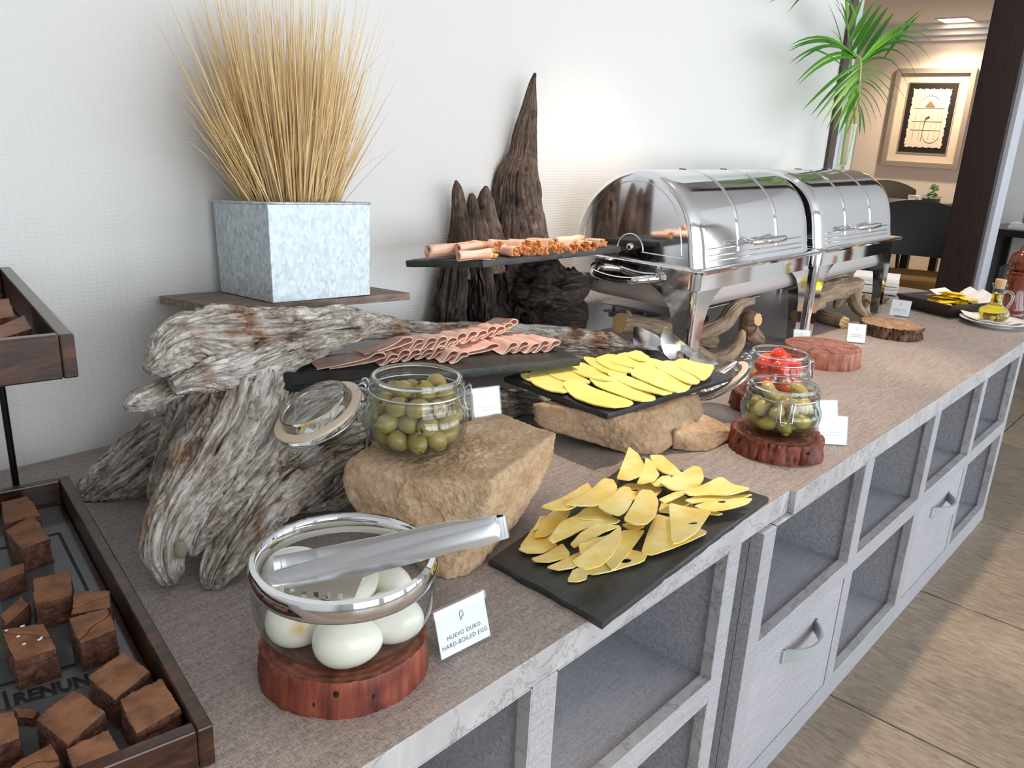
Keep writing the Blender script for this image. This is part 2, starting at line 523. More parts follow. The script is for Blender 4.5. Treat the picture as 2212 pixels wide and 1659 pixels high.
c = t.mix(t.ramp(vein, [(.0, (.75, .75, .75)), (.02, (0, 0, 0))]), t.ramp(n, [(.3, srgb(168, 168, 170)), (.7, srgb(198, 198, 200))]), srgb(126, 126, 128))
t.pbr(c, .4); M['edge_marble'] = t.m
simple('edge_band', srgb(225, 228, 224), .5)
simple('handle_grey', srgb(176, 184, 188), .42, .15)
# slate
t = NT('slate'); v = t.coord('Pos', (1, 1, 1)); n = t.noise(t.coord('Pos', (20, 60, 60)), 3, 6, .7); n2 = t.noise(v, 160, 3)
c = t.ramp(n, [(.3, srgb(38, 40, 41)), (.6, srgb(56, 58, 58)), (.8, srgb(88, 90, 90))])
sp = t.ramp(t.noise(v, 420, 1), [(.76, (0, 0, 0)), (.8, (.25, .25, .25))])
t.pbr(t.mix(sp, c, srgb(150, 150, 150)), .46, 0, t.bump(t.math('ADD', n, t.math('MULTIPLY', n2, .5)), .35, .0015)); M['slate'] = t.m
# driftwood
def wood_grain(name, stops, rough=.85, strength=.6, tint=None, k=1.0, tintpos=(.52, .66)):
    t = NT(name); v = t.coord(attr='grain', scale=(1, 1, 1)); vp = t.coord('Pos')
    st = t.noise(v, 150 * k, 7, .68, .3); st2 = t.noise(v, 420 * k, 5, .7, .2); big = t.noise(vp, 9, 4, .6)
    f = t.math('ADD', t.math('MULTIPLY', st, .55), t.math('ADD', t.math('MULTIPLY', st2, .35), t.math('MULTIPLY', big, .25)))
    f = t.math('SUBTRACT', f, .08)
    c = t.ramp(f, stops)
    if tint is not None:
        m = t.ramp(t.noise(vp, 13, 5, .65, .4), [(tintpos[0], (0, 0, 0)), (tintpos[1], (1, 1, 1))])
        c = t.mix(m, c, t.ramp(st, tint))
    h = t.math('ADD', st, t.math('MULTIPLY', st2, .6))
    t.pbr(c, rough, 0, t.bump(h, strength, .004), Specular_IOR_Level=.25); M[name] = t.m
wood_grain('driftwood', [(.31, srgb(46, 38, 33)), (.40, srgb(112, 98, 86)), (.49, srgb(176, 166, 155)), (.59, srgb(230, 225, 218))],
           tint=[(.34, srgb(52, 36, 28)), (.48, srgb(128, 88, 58)), (.64, srgb(178, 146, 114))], strength=.9)
wood_grain('stumpwood', [(.3, srgb(48, 40, 36)), (.5, srgb(108, 92, 82)), (.66, srgb(158, 140, 128))], strength=.7,
           tint=[(.3, srgb(38, 32, 30)), (.6, srgb(88, 74, 68))], tintpos=(.5, .6))
wood_grain('burlwood', [(.3, srgb(26, 22, 22)), (.5, srgb(62, 53, 50)), (.68, srgb(108, 95, 88))], strength=.8)
wood_grain('branchwood', [(.28, srgb(84, 66, 50)), (.46, srgb(142, 120, 98)), (.64, srgb(186, 166, 142))], strength=.45, k=.6)
t = NT('cutwood'); v = t.coord('Pos', (1, 1, 1)); n = t.noise(v, 60, 4); w = t.wave(v, 60, 3, 3, 1.5, 'DIAGONAL')
t.pbr(t.ramp(w, [(.1, srgb(196, 156, 104)), (.8, srgb(226, 192, 142))]), .8, 0, t.bump(n, .2, .003)); M['cutwood'] = t.m
def disc_wood(name, stops, side):
    t = NT(name); v = t.coord('Object', (1, 1, .2))
    w = t.wave(v, 38, 5.0, 3, 1.2, 'Z', 'RINGS'); n = t.noise(t.coord('Object', (60, 60, 9)), 1.2, 5)
    c = t.ramp(t.math('ADD', t.math('MULTIPLY', w, .14), t.math('MULTIPLY', n, .8)), stops)
    t.pbr(c, .62, 0, t.bump(n, .35, .003)); M[name] = t.m
disc_wood('redwood_disc', [(.26, srgb(66, 32, 26)), (.5, srgb(126, 70, 52)), (.72, srgb(158, 100, 76))], None)
disc_wood('palewood_disc', [(.26, srgb(120, 82, 56)), (.5, srgb(182, 142, 106)), (.72, srgb(214, 180, 142))], None)
disc_wood('pinkwood_disc', [(.26, srgb(96, 54, 44)), (.5, srgb(150, 98, 82)), (.72, srgb(182, 132, 112))], None)
t = NT('redwood_side'); n = t.noise(t.coord('Object', (60, 60, 8)), 1.3, 6, .65); b = t.noise(t.coord('Object'), 26, 3)
t.pbr(t.ramp(t.math('ADD', t.math('MULTIPLY', n, .65), t.math('MULTIPLY', b, .4)), [(.34, srgb(52, 24, 20)), (.52, srgb(122, 58, 44)), (.7, srgb(160, 86, 62))]), .5, 0, t.bump(n, .5, .004)); M['redwood_side'] = t.m
t = NT('bark_side'); n = t.noise(t.coord('Object', (60, 60, 10)), 1.4, 6, .65)
t.pbr(t.ramp(n, [(.36, srgb(44, 30, 22)), (.54, srgb(98, 72, 54)), (.72, srgb(142, 112, 86))]), .85, 0, t.bump(n, .8, .005)); M['bark_side'] = t.m
t = NT('pinkwood_side'); n = t.noise(t.coord('Object', (60, 60, 7)), 1.3, 5, .6)
t.pbr(t.ramp(n, [(.34, srgb(112, 62, 50)), (.54, srgb(168, 104, 84)), (.72, srgb(192, 136, 112))]), .6, 0, t.bump(n, .4, .003)); M['pinkwood_side'] = t.m
simple('knot_grey', srgb(138, 130, 108), .85)
simple('dark_hole', srgb(18, 12, 10), .9)
# stone
t = NT('sandstone'); v = t.coord('Pos'); n = t.noise(v, 16, 6, .65); n2 = t.noise(v, 130, 5, .7); n3 = t.noise(v, 420, 3)
c = t.ramp(t.math('ADD', t.math('MULTIPLY', n, .6), t.math('MULTIPLY', n2, .45)), [(.36, srgb(152, 122, 92)), (.52, srgb(192, 160, 126)), (.68, srgb(220, 194, 164))])
t.pbr(c, .9, 0, t.bump(t.math('ADD', n2, t.math('MULTIPLY', n3, .5)), .65, .004)); M['sandstone'] = t.m
# metal
simple('chrome', (.80, .81, .83, 1), .07, 1.0)
simple('steel', (.66, .67, .69, 1), .2, 1.0)
t = NT('brushed'); n = t.noise(t.coord('Pos', (6, 400, 400)), 3, 3)
t.pbr((.55, .56, .58, 1), t.ramp(n, [(.3, (.26,) * 3), (.7, (.40,) * 3)]), 1.0); M['brushed'] = t.m
simple('pan_metal', (.70, .71, .74, 1), .48, .75)
simple('black_metal', srgb(24, 23, 23), .35, .6)
simple('wire', (.60, .62, .65, 1), .25, 1.0)
t = NT('galvanised'); v = t.coord('Object'); vo = t.voro(t.coord('Object', (1, 1, .6)), 210, 'F1', 'Color')
bw = t.n('ShaderNodeRGBToBW'); t.t.links.new(vo, bw.inputs[0]); n = t.noise(v, 70, 5, .7, 1.0)
f = t.math('ADD', t.math('MULTIPLY', bw.outputs[0], .5), t.math('MULTIPLY', n, .6))
t.pbr(t.ramp(f, [(.25, srgb(150, 160, 166)), (.5, srgb(182, 192, 197)), (.8, srgb(212, 220, 224))]), t.ramp(f, [(.2, (.34,) * 3), (.8, (.55,) * 3)]), .55, t.bump(n, .05, .002)); M['galvanised'] = t.m
# glass: thin clear wall (clear transmission + mirror reflection by Fresnel)
def thin_glass(name, tint=(.97, .985, .98, 1), edge=(.55, .63, .61, 1), refl=1.0):
    t = NT(name)
    lw = t.n('ShaderNodeLayerWeight'); lw.inputs[0].default_value = .5
    f5 = t.math('ADD', t.math('MULTIPLY', t.math('POWER', lw.outputs['Facing'], 4.5), .75), .045 * refl)
    tr = t.n('ShaderNodeBsdfTransparent'); gl = t.n('ShaderNodeBsdfGlossy'); gl.inputs['Roughness'].default_value = .015
    gl.inputs[0].default_value = (1, 1, 1, 1)
    c = t.mix(t.math('POWER', lw.outputs['Facing'], 2.5), tint, edge); t.t.links.new(c, tr.inputs[0])
    mx = t.n('ShaderNodeMixShader'); t.t.links.new(f5, mx.inputs[0]); t.t.links.new(tr.outputs[0], mx.inputs[1]); t.t.links.new(gl.outputs[0], mx.inputs[2])
    t.t.links.new(mx.outputs[0], t.out.inputs[0]); M[name] = t.m
thin_glass('glass_thin')
thin_glass('acrylic', (.98, .99, 1, 1), (.80, .86, .9, 1))
thin_glass('brine', (.86, .88, .58, 1), (.62, .66, .3, 1), .5)
t = NT('glass_solid'); t.pbr((.93, .97, .96, 1), .02, 0, Transmission_Weight=1.0, IOR=1.45); M['glass_solid'] = t.m
t = NT('olive_oil'); t.pbr((.78, .62, .02, 1), .02, 0, Transmission_Weight=1.0, IOR=1.4); M['olive_oil'] = t.m
simple('rubber_seal', srgb(232, 214, 190), .6)
# food
def food(name, stops, rough, scale=30, sss=.0, bump=.1, sssr=(1, .4, .2), coat=0.0, bd=.002):
    t = NT(name); v = t.coord('Pos'); n = t.noise(v, scale, 5, .6)
    k = dict(Coat_Weight=coat) if coat else {}
    if sss: k.update(Subsurface_Weight=sss, Subsurface_Radius=sssr, Subsurface_Scale=.004)
    t.pbr(t.ramp(n, stops), rough, 0, t.bump(n, bump, bd), **k); M[name] = t.m
food('egg_white', [(.3, srgb(240, 238, 222)), (.7, srgb(247, 246, 236))], .22, 12, .15, .0)
food('emmental', [(.36, srgb(246, 208, 92)), (.64, srgb(254, 238, 164))], .38, 22, .05, .04)
food('gouda', [(.34, srgb(252, 232, 116)), (.66, srgb(254, 242, 150))], .4, 10, .12, .03)
food('ham', [(.32, srgb(236, 186, 172)), (.5, srgb(244, 204, 190)), (.68, srgb(250, 218, 206))], .42, 55, .15, .08)
food('ham_fold', [(.32, srgb(246, 206, 170)), (.68, srgb(252, 224, 198))], .42, 55, .15, .08)
food('turkey', [(.3, srgb(248, 190, 160)), (.55, srgb(252, 208, 184)), (.72, srgb(253, 220, 200))], .4, 40, .15, .1)
food('turkey_edge', [(.3, srgb(242, 160, 84)), (.7, srgb(250, 190, 120))], .45, 60)
t = NT('olive'); oi = t.n('ShaderNodeObjectInfo'); n = t.noise(t.coord('Object'), 60, 4)
c = t.mix(oi.outputs['Random'], srgb(142, 130, 56), srgb(178, 150, 88)); c = t.mix(t.ramp(n, [(.35, (0, 0, 0)), (.8, (.5, .5, .5))]), c, srgb(190, 174, 108))
t.pbr(c, .25, 0, Subsurface_Weight=.1, Subsurface_Radius=(1, .8, .2), Subsurface_Scale=.003); M['olive'] = t.m
t = NT('pickle'); oi = t.n('ShaderNodeObjectInfo'); n = t.noise(t.coord('Object'), 70, 4)
c = t.mix(oi.outputs['Random'], srgb(150, 134, 64), srgb(206, 184, 120)); c = t.mix(t.ramp(n, [(.4, (0, 0, 0)), (.75, (.5, .5, .5))]), c, srgb(174, 162, 92))
t.pbr(c, .3); M['pickle'] = t.m
t = NT('tomato'); oi = t.n('ShaderNodeObjectInfo')
t.pbr(t.ramp(oi.outputs['Random'], [(.15, srgb(226, 44, 20)), (.7, srgb(232, 58, 26)), (.95, srgb(238, 128, 34))]), .12, 0, Coat_Weight=.3); M['tomato'] = t.m
t = NT('brownie_top'); v = t.coord('Pos'); n = t.noise(v, 45, 5, .6); n2 = t.noise(v, 300, 4, .7)
t.pbr(t.ramp(n, [(.3, srgb(108, 70, 46)), (.55, srgb(146, 98, 66)), (.75, srgb(160, 112, 80))]), .62, 0, t.bump(t.math('ADD', n, t.math('MULTIPLY', n2, .3)), .3, .003)); M['brownie_top'] = t.m
t = NT('brownie_side'); v = t.coord('Pos'); n = t.noise(v, 120, 5, .7); n2 = t.noise(v, 500, 4, .7)
t.pbr(t.ramp(n, [(.32, srgb(62, 36, 28)), (.5, srgb(112, 70, 54)), (.7, srgb(150, 102, 80))]), .75, 0, t.bump(t.math('ADD', n, n2), .8, .004)); M['brownie_side'] = t.m
t = NT('tray_wood'); v = t.coord('Object', (5, 40, 40)); n = t.noise(v, 2.2, 6, .65, .4)
t.pbr(t.ramp(n, [(.34, srgb(28, 16, 12)), (.55, srgb(66, 37, 24)), (.76, srgb(112, 66, 40))]), .28, 0, t.bump(n, .12, .002), Coat_Weight=.25); M['tray_wood'] = t.m
simple('tray_glass', srgb(96, 96, 98), .12)
simple('newspaper', srgb(104, 104, 102), .35)
simple('print_ink', srgb(28, 28, 28), .6)
simple('card_white', srgb(244, 247, 248), .55)
simple('print_grey', srgb(92, 96, 100), .7)
simple('print_faint', srgb(176, 182, 188), .7)
# board under the planter
t = NT('board_brown'); n = t.noise(t.coord('Pos', (6, 60, 60)), 3, 5)
t.pbr(t.ramp(n, [(.3, srgb(92, 74, 64)), (.7, srgb(146, 124, 112))]), .6); M['board_brown'] = t.m
simple('soil', srgb(48, 38, 30), .95)
t = NT('dry_grass'); a = t.n('ShaderNodeNewGeometry')
t.pbr(t.ramp(a.outputs['Random Per Island'], [(.0, srgb(206, 166, 106)), (.4, srgb(230, 198, 140)), (.75, srgb(244, 222, 176)), (1, srgb(186, 146, 92))]), .7); M['dry_grass'] = t.m
t = NT('palm_leaf'); oi = t.n('ShaderNodeObjectInfo')
c = t.ramp(oi.outputs['Random'], [(.0, srgb(46, 104, 30)), (.6, srgb(76, 146, 42)), (1, srgb(112, 172, 52))])
b = t.pbr(c, .38); tl = t.n('ShaderNodeBsdfTranslucent'); t.t.links.new(c, tl.inputs[0]); mx = t.n('ShaderNodeMixShader'); mx.inputs[0].default_value = .3
t.t.links.new(b.outputs[0], mx.inputs[1]); t.t.links.new(tl.outputs[0], mx.inputs[2]); t.t.links.new(mx.outputs[0], t.out.inputs[0]); M['palm_leaf'] = t.m
simple('palm_stem', srgb(120, 164, 70), .45)
simple('paper_white', srgb(246, 246, 244), .75)
simple('porcelain', srgb(240, 241, 243), .12)
simple('porcelain_cream', srgb(206, 204, 198), .3)
simple('cork', srgb(206, 168, 126), .8)
simple('sachet_yellow', srgb(250, 222, 60), .5)
simple('sachet_orange', srgb(240, 190, 50), .5)
simple('sachet_tray', srgb(52, 40, 36), .5)
t = NT('mill_wood'); n = t.noise(t.coord('Object', (20, 20, 3)), 3, 5)
t.pbr(t.ramp(n, [(.3, srgb(74, 26, 14)), (.7, srgb(124, 52, 26))]), .16, 0, Coat_Weight=.4); M['mill_wood'] = t.m
simple('chair_black', srgb(34, 29, 28), .55)
simple('chair_brown', srgb(46, 34, 32), .4)
simple('seat_yellow', srgb(140, 98, 36), .8)
simple('table_dark', srgb(48, 42, 42), .25)
simple('napkin_beige', srgb(196, 168, 150), .85)
simple('plant_green', srgb(70, 120, 60), .6)
simple('frame_silver', srgb(168, 158, 148), .45, .25)
simple('mat_cream', srgb(222, 208, 190), .85)
simple('mat_black', srgb(26, 20, 18), .7)
simple('art_paper', srgb(226, 214, 198), .85)
simple('art_relief', srgb(196, 182, 160), .85)
simple('art_gold', srgb(140, 118, 80), .5)
t = NT('lamp_glow'); e = t.n('ShaderNodeEmission'); e.inputs[0].default_value = (1, .82, .6, 1); e.inputs[1].default_value = 9; t.t.links.new(e.outputs[0], t.out.inputs[0]); M['lamp_glow'] = t.m
simple('plastic_black', srgb(20, 20, 22), .4)
simple('grey_plate', srgb(120, 124, 130), .35, .6)
# ---------------------------------------------------------------- the room
def struct(mb, name, mat, **k):
    return mb.build(name, mat, kind='structure', smooth=0, **k)
WALL_Y = 0.8185
X0, X1, YF = -2.5, 10.5, 4.6
floor = struct(MB().box(X0 - .2, X1 + .2, WIN_Y - .2, YF + .2, -.08, -.004), 'floor', M['grout'])
tile_me = None
TS = .57
for i in range(-7, 16):
    for j in range(-6, 8):
        xa, ya = 1.48 + TS * i, .155 + TS * j
        if xa + TS < X0 or xa > X1 or ya + TS < WIN_Y or ya > YF: continue
        if tile_me is None:
            g = .0022
            o = MB().box(g, TS - g, g, TS - g, -.006, 0).build('tile', M['floor_tile'], floor, world=False, smooth=0, bevel=.0012)
            tile_me = o
        else:
            o = tile_me.copy(); COL.objects.link(o); o.parent = floor
        o.location = (xa - floor.location.x, ya - floor.location.y, -floor.location.z)
struct(MB().box(X0 - .2, X1 + .2, WIN_Y - .2, YF + .2, ROOM_H, ROOM_H + .1), 'ceiling', M['ceiling_white'])
struct(MB().box(X0, 3.015, WALL_Y, WALL_Y + .11, 0, ROOM_H), 'wall_back', M['wallpaper'])
struct(MB().box(X0 - .1, X0, WIN_Y - .1, YF, 0, ROOM_H), 'wall_left', M['plaster_white'])
struct(MB().box(X1, X1 + .1, WIN_Y - .1, YF, 0, ROOM_H), 'wall_right', M['plaster_cream'])
struct(MB().box(X0, X1, YF, YF + .1, 0, ROOM_H), 'wall_far', M['plaster_cream'])
struct(MB().box(5.2, 5.3, -1.4, .86, 0, ROOM_H), 'wall_partition', M['plaster_white'])
wf = MB(); px = X0
for a, b in WINDOWS:
    wf.box(px, a, WIN_Y - .1, WIN_Y, 0, ROOM_H); px = b
    wf.box(a, b, WIN_Y - .1, WIN_Y, 0, .2); wf.box(a, b, WIN_Y - .1, WIN_Y, 2.3, ROOM_H)
wf.box(px, X1, WIN_Y - .1, WIN_Y, 0, ROOM_H)
struct(wf, 'wall_front', M['plaster_white'])
for k, (a, b) in enumerate(WINDOWS):
    m = MB(); m.box(a, a + .05, WIN_Y - .05, WIN_Y + .01, .2, 2.3); m.box(b - .05, b, WIN_Y - .05, WIN_Y + .01, .2, 2.3)
    m.box(a, b, WIN_Y - .05, WIN_Y + .01, .2, .25); m.box(a, b, WIN_Y - .05, WIN_Y + .01, 2.25, 2.3)
    m.box((a + b) / 2 - .025, (a + b) / 2 + .025, WIN_Y - .05, WIN_Y + .01, .25, 2.25)
    struct(m, 'window_%d' % (k + 1), M['brown_wood'])
struct(MB().box(3.015, 3.068, WALL_Y - .012, WALL_Y + .115, 0, ROOM_H), 'trim_1', M['jamb_brown'])
struct(MB().box(3.068, 3.14, WALL_Y - .002, WALL_Y + .112, 0, ROOM_H), 'trim_2', M['jamb_grey'])
# crown moulding of the dining room wall
m = MB()
for (d, z0, z1) in ((.05, 2.25, 2.30), (.10, 2.30, 2.36), (.16, 2.36, ROOM_H)): m.box(X1 - d, X1, WIN_Y, YF, z0, z1)
struct(m, 'trim_3', M['ceiling_white'])
# pillar between the rooms
pa, pb = at(2020, 616, x=4.0)[1], at(2100, 616, x=4.0)[1]
struct(MB().box(4.0, 4.16, pb, pa, 0, ROOM_H), 'trim_4', M['brown_wood'], bevel=.004)
struct(MB().box(4.03, 4.17, pb - .018, pb, 0, ROOM_H), 'trim_5', M['jamb_grey'])
# recessed lamps
def downlight(loc, label, s=.13, name='ceiling_light'):
    d = thing(name, label, 'light', (loc[0], loc[1], ROOM_H - .012))
    m = MB(); x, y = loc[:2]; z = ROOM_H
    for a in (-1, 1):
        m.box(x - s, x + s, y + a * s - .012, y + a * s + .012, z - .012, z - .001); m.box(x + a * s - .012, x + a * s + .012, y - s, y + s, z - .012, z - .001)
    m.build('frame', M['ceiling_white'], d, smooth=0)
    MB().box(x - s + .014, x + s - .014, y - s + .014, y + s - .014, z - .006, z - .001).build('diffuser', M['lamp_glow'], d, smooth=0)
lp = at(2066, 42, z=ROOM_H)
downlight((lp[0], lp[1]), 'square lit ceiling light above the framed artwork', .16)
for q in BUFFET_SPOTS[:1]: downlight(q, 'square ceiling light over the buffet counter', .05, 'ceiling_light_offscreen')

# ---------------------------------------------------------------- buffet counter
def worktop(x0, x1, y0, label):
    z0, z1 = CT - .037, CT
    m = MB(); m.box(x0, x1, y0, WALL_Y - .001, z0, z1)
    m.M = [1, 0, 1, 1, 1, 1]
    o = m.build('worktop', [M['laminate_top'], M['edge_marble']], smooth=0, bevel=.0008)
    return tag(o, label, 'worktop', None)
worktop(-1.2, 1.1205, .010, 'grey-brown laminate worktop with pale marbled edge carrying eggs and driftwood')
worktop(1.1215, 3.26, 0.0, 'grey-brown laminate worktop with pale marbled edge carrying the chafing dishes')
def cabinet(ups, rail, bot, drawers, y0, label):
    xa, xb = ups[0][0], ups[-1][1]; ztop = CT - .0375; D = .78
    root = thing('buffet_cabinet', label, 'cabinet', ((xa + xb) / 2, y0 + D / 2, 0))
    for a, b in ups: MB().box(a, b, y0, y0 + .02, 0, ztop).build('upright', M['laminate_panel'], root, smooth=0, bevel=.0006)
    rz = [(0, bot), rail]
    cells = []
    for i in range(len(ups) - 1):
        a, b = ups[i][1], ups[i + 1][0]
        for z0, z1 in rz: MB().box(a, b, y0, y0 + .02, z0, z1).build('rail', M['laminate_panel'], root, smooth=0, bevel=.0006)
        cells += [(i, 0, a, b, bot, rail[0]), (i, 1, a, b, rail[1], ztop)]
    for i, r, a, b, z0, z1 in cells:
        if (i, r) in drawers:
            g = .0022
            d = MB().box(a + g, b - g, y0 + .001, y0 + .019, z0 + g, z1 - g).build('drawer_front', M['laminate_panel'], root, smooth=0, bevel=.0012)
            xc, zc = (a + b) / 2 - .002, z1 - .046
            tt = np.linspace(-1, 1, 17); hw = .067
            prof = [(xc + t_ * hw, y0 - .034 * (1 - abs(t_) ** 2.2)) for t_ in tt]
            P = np.array([[(x, y, zc - .012), (x, y, zc + .012), (x, y + .0045, zc + .012), (x, y + .0045, zc - .012)] for x, y in prof])
            mb = MB().grid(P, cv=True)
            for q in (prof[0], prof[-1]): mb.box(q[0] - .004, q[0] + .004, y0 - .003, y0 + .0012, zc - .012, zc + .012)
            mb.build('handle', M['handle_grey'], d, smooth=50)
        else:
            # marbled lip round the opening, then the deeper lined recess behind it
            m = MB(); L = .017; w = .002
            m.box(a, a + w, y0 + .0005, y0 + L, z0, z1); m.box(b - w, b, y0 + .0005, y0 + L, z0, z1); m.box(a, b, y0 + .0005, y0 + L, z0, z0 + w); m.box(a, b, y0 + .0005, y0 + L, z1 - w, z1)
            m.build('opening_lip', M['edge_marble'], root, smooth=0)
            m = MB(); e = .004; yb = y0 + .30; h = .004
            m.box(a - e - h, a - e, y0 + L + .001, yb, z0 - e, z1 + .0); m.box(b + e, b + e + h, y0 + L + .001, yb, z0 - e, z1 + .0)
            m.box(a - e, b + e, y0 + L + .001, yb, z0 - e - h, z0 - e); m.box(a - e, b + e, y0 + L + .001, yb, z1 - .003, z1 - .0005)
            m.box(a - e - h, b + e + h, yb, yb + h, z0 - e - h, z1 - .0005)
            m.build('cubby_lining', M['laminate_panel'], root, smooth=0)
    m = MB(); m.box(xa, xa + .016, y0 + .021, y0 + D, 0, ztop); m.box(xb - .016, xb, y0 + .021, y0 + D, 0, ztop); m.box(xa + .016, xb - .016, y0 + D - .012, y0 + D, 0, ztop)
    m.build('carcass', M['laminate_panel'], root, smooth=0)
    return root
U2 = [(1.027, 1.066), (1.428, 1.468), (1.832, 1.870), (2.222, 2.257), (2.600, 2.634)]
U1 = [(-.686, -.648), (-.280, -.242), (.127, .165), (.535, .573), (.943, .978)]
cabinet(U1, (.278, .315), .050, (), .010, 'pale grey open shelf cabinet under the worktop with the eggs')
cabinet(U2, (.289, .322), .051, ((0, 0), (2, 0)), 0.0, 'pale grey shelf cabinet with two handled drawers beside the open floor')
# ---------------------------------------------------------------- driftwood, stump, stones, planter
dw = MB()
# crest running along the wall side
limb(dw, pc([(318, 800, .49, 14, 12), (345, 782, .495, 38, 34), (410, 745, .515, 74, 52), (520, 730, .535, 76, 50), (640, 722, .548, 66, 46), (750, 706, .565, 42, 40), (850, 690, .585, 5, 10)]),
     seed=3, ns=300, nt=240, tear=.11, crack=.75, zmin=CT + .0006, groove=.26, gk=2.6, gs=7, lump=.2, lf=14, fine=.045)
# upper shelf edge: pale lower lip of the crest
limb(dw, pc([(372, 835, .475, 22, 14), (440, 812, .48, 42, 30), (530, 795, .49, 52, 36), (610, 770, .50, 42, 34), (690, 745, .53, 22, 28), (760, 735, .55, 10, 16)]),
     seed=5, ns=200, nt=170, tear=.14, crack=.65, zmin=CT + .0006, groove=.28, gk=2.8, gs=8, lump=.26, lf=22, fine=.05)
# broad front leg
limb(dw, pc([(540, 770, .54, 70, 60), (525, 835, .50, 88, 58), (498, 910, .46, 88, 54), (440, 1010, .42, 82, 48), (376, 1110, .392, 62, 44), (352, 1188, .376, 50, 38), (362, 1240, .372, 34, 26), (372, 1262, .372, 12, 10)]),
     seed=11, ns=300, nt=240, tear=.11, crack=.75, zmin=CT + .0006, groove=.24, gk=2.8, gs=6, lump=.2, lf=15, fine=.045)
# right front toe
limb(dw, pc([(800, 905, .46, 44, 40), (730, 935, .445, 74, 50), (655, 990, .42, 84, 50), (580, 1070, .39, 74, 46), (520, 1150, .362, 58, 42), (474, 1222, .343, 44, 34), (456, 1262, .338, 26, 22), (450, 1278, .337, 6, 6)]),
     seed=17, ns=300, nt=240, tear=.11, crack=.75, zmin=CT + .0006, groove=.24, gk=2.8, gs=6, lump=.18, lf=15, fine=.045)
# web joining the two front toes
limb(dw, pc([(610, 870, .49, 62, 40), (585, 930, .455, 90, 44), (530, 1010, .425, 90, 40), (470, 1090, .395, 66, 34), (430, 1160, .372, 36, 24), (415, 1200, .362, 8, 8)]),
     seed=13, ns=220, nt=190, tear=.12, crack=.75, zmin=CT + .0006, groove=.3, gk=2.8, gs=6, lump=.22, lf=18, fine=.05)
# dark flank behind the stone
limb(dw, pc([(800, 900, .44, 60, 46), (790, 980, .42, 66, 44), (745, 1045, .40, 52, 40), (690, 1085, .385, 24, 26), (640, 1105, .38, 6, 8)]),
     seed=19, ns=160, nt=150, tear=.12, crack=.75, zmin=CT + .0006, groove=.34, gk=3.2, gs=5, lump=.24, lf=22, fine=.06)
# left hind leg
limb(dw, pc([(520, 830, .55, 50, 44), (450, 885, .575, 66, 50), (380, 935, .60, 74, 50), (305, 995, .625, 72, 46), (235, 1048, .645, 58, 40), (190, 1080, .655, 42, 30), (165, 1098, .66, 12, 10)]),
     seed=23, ns=200, nt=170, tear=.1, crack=.65, zmin=CT + .0006, groove=.22, gk=3.0, gs=6, lump=.2, lf=17, fine=.045)
# hollow stub on the left
limb(dw, pc([(400, 820, .53, 34, 30), (345, 848, .51, 30, 24), (300, 868, .50, 24, 18), (272, 880, .495, 10, 8)]), seed=29, ns=90, nt=110, tear=.14, zmin=CT + .0006, groove=.3, lump=.3, lf=30, fine=.05)
# long arm to the right, behind the ham
limb(dw, pc([(640, 725, .61, 34, 34), (760, 712, .645, 28, 28), (850, 711, .664, 23, 27), (930, 716, .670, 23, 27), (1080, 722, .655, 27, 30), (1230, 740, .615, 33, 34), (1330, 753, .590, 28, 30), (1385, 764, .572, 14, 18), (1400, 767, .568, 4, 6)]),
     seed=31, ns=280, nt=150, tear=.1, crack=.65, zmin=CT + .0006, groove=.2, gk=2.4, gs=4, lump=.16, lf=14, fine=.045)
# lower arm under the ham slate
limb(dw, pc([(640, 890, .47, 44, 40), (760, 885, .48, 44, 44), (880, 880, .49, 42, 44), (1000, 872, .50, 40, 42), (1110, 876, .515, 38, 40), (1190, 885, .53, 26, 30), (1230, 892, .54, 6, 10)]),
     seed=37, ns=240, nt=160, tear=.12, crack=.75, zmin=CT + .0006, groove=.3, gk=2.8, gs=4, lump=.2, lf=16, fine=.055)
# back buttress that carries the board
limb(dw, [(.60, .71, .57, .065, .055), (.62, .705, .65, .055, .055), (.66, .70, .705, .060, .060), (.72, .695, .722, .050, .050), (.77, .69, .715, .025, .025)], seed=41, ns=70, nt=80, zmin=CT + .0006, groove=.2, lump=.2, lf=16, ref=(0, 1, 0))
# knot plug
kp = at(389, 1185, y=.335)
dwo = dw.build('driftwood', M['driftwood'], smooth=180)
tag(dwo, 'huge weathered grey driftwood root sprawling behind the eggs and olives', 'driftwood')
mb = MB(); c0 = at(390, 1188, y=.352)
V, F = ico(3); mb.add(c0 + V * [.007, .006, .011] * (1 + .12 * fbm(V * 3, 5)[:, None]), F)
mb.build('knot', M['knot_grey'], dwo)

hl = MB()
limb(hl, pc([(455, 838, .50, 34, 18), (425, 888, .51, 50, 22), (398, 948, .525, 54, 22), (370, 1008, .54, 50, 22), (345, 1062, .55, 34, 16), (330, 1095, .557, 8, 6)]), seed=43, ns=120, nt=110, groove=.3, gk=3, gs=6, lump=.3, lf=26, fine=.06, tear=.14, crack=.5, zmin=CT + .0006)
hl.build('hollow', M['driftwood'], dwo, smooth=180, label='rotted hollow side of the driftwood')

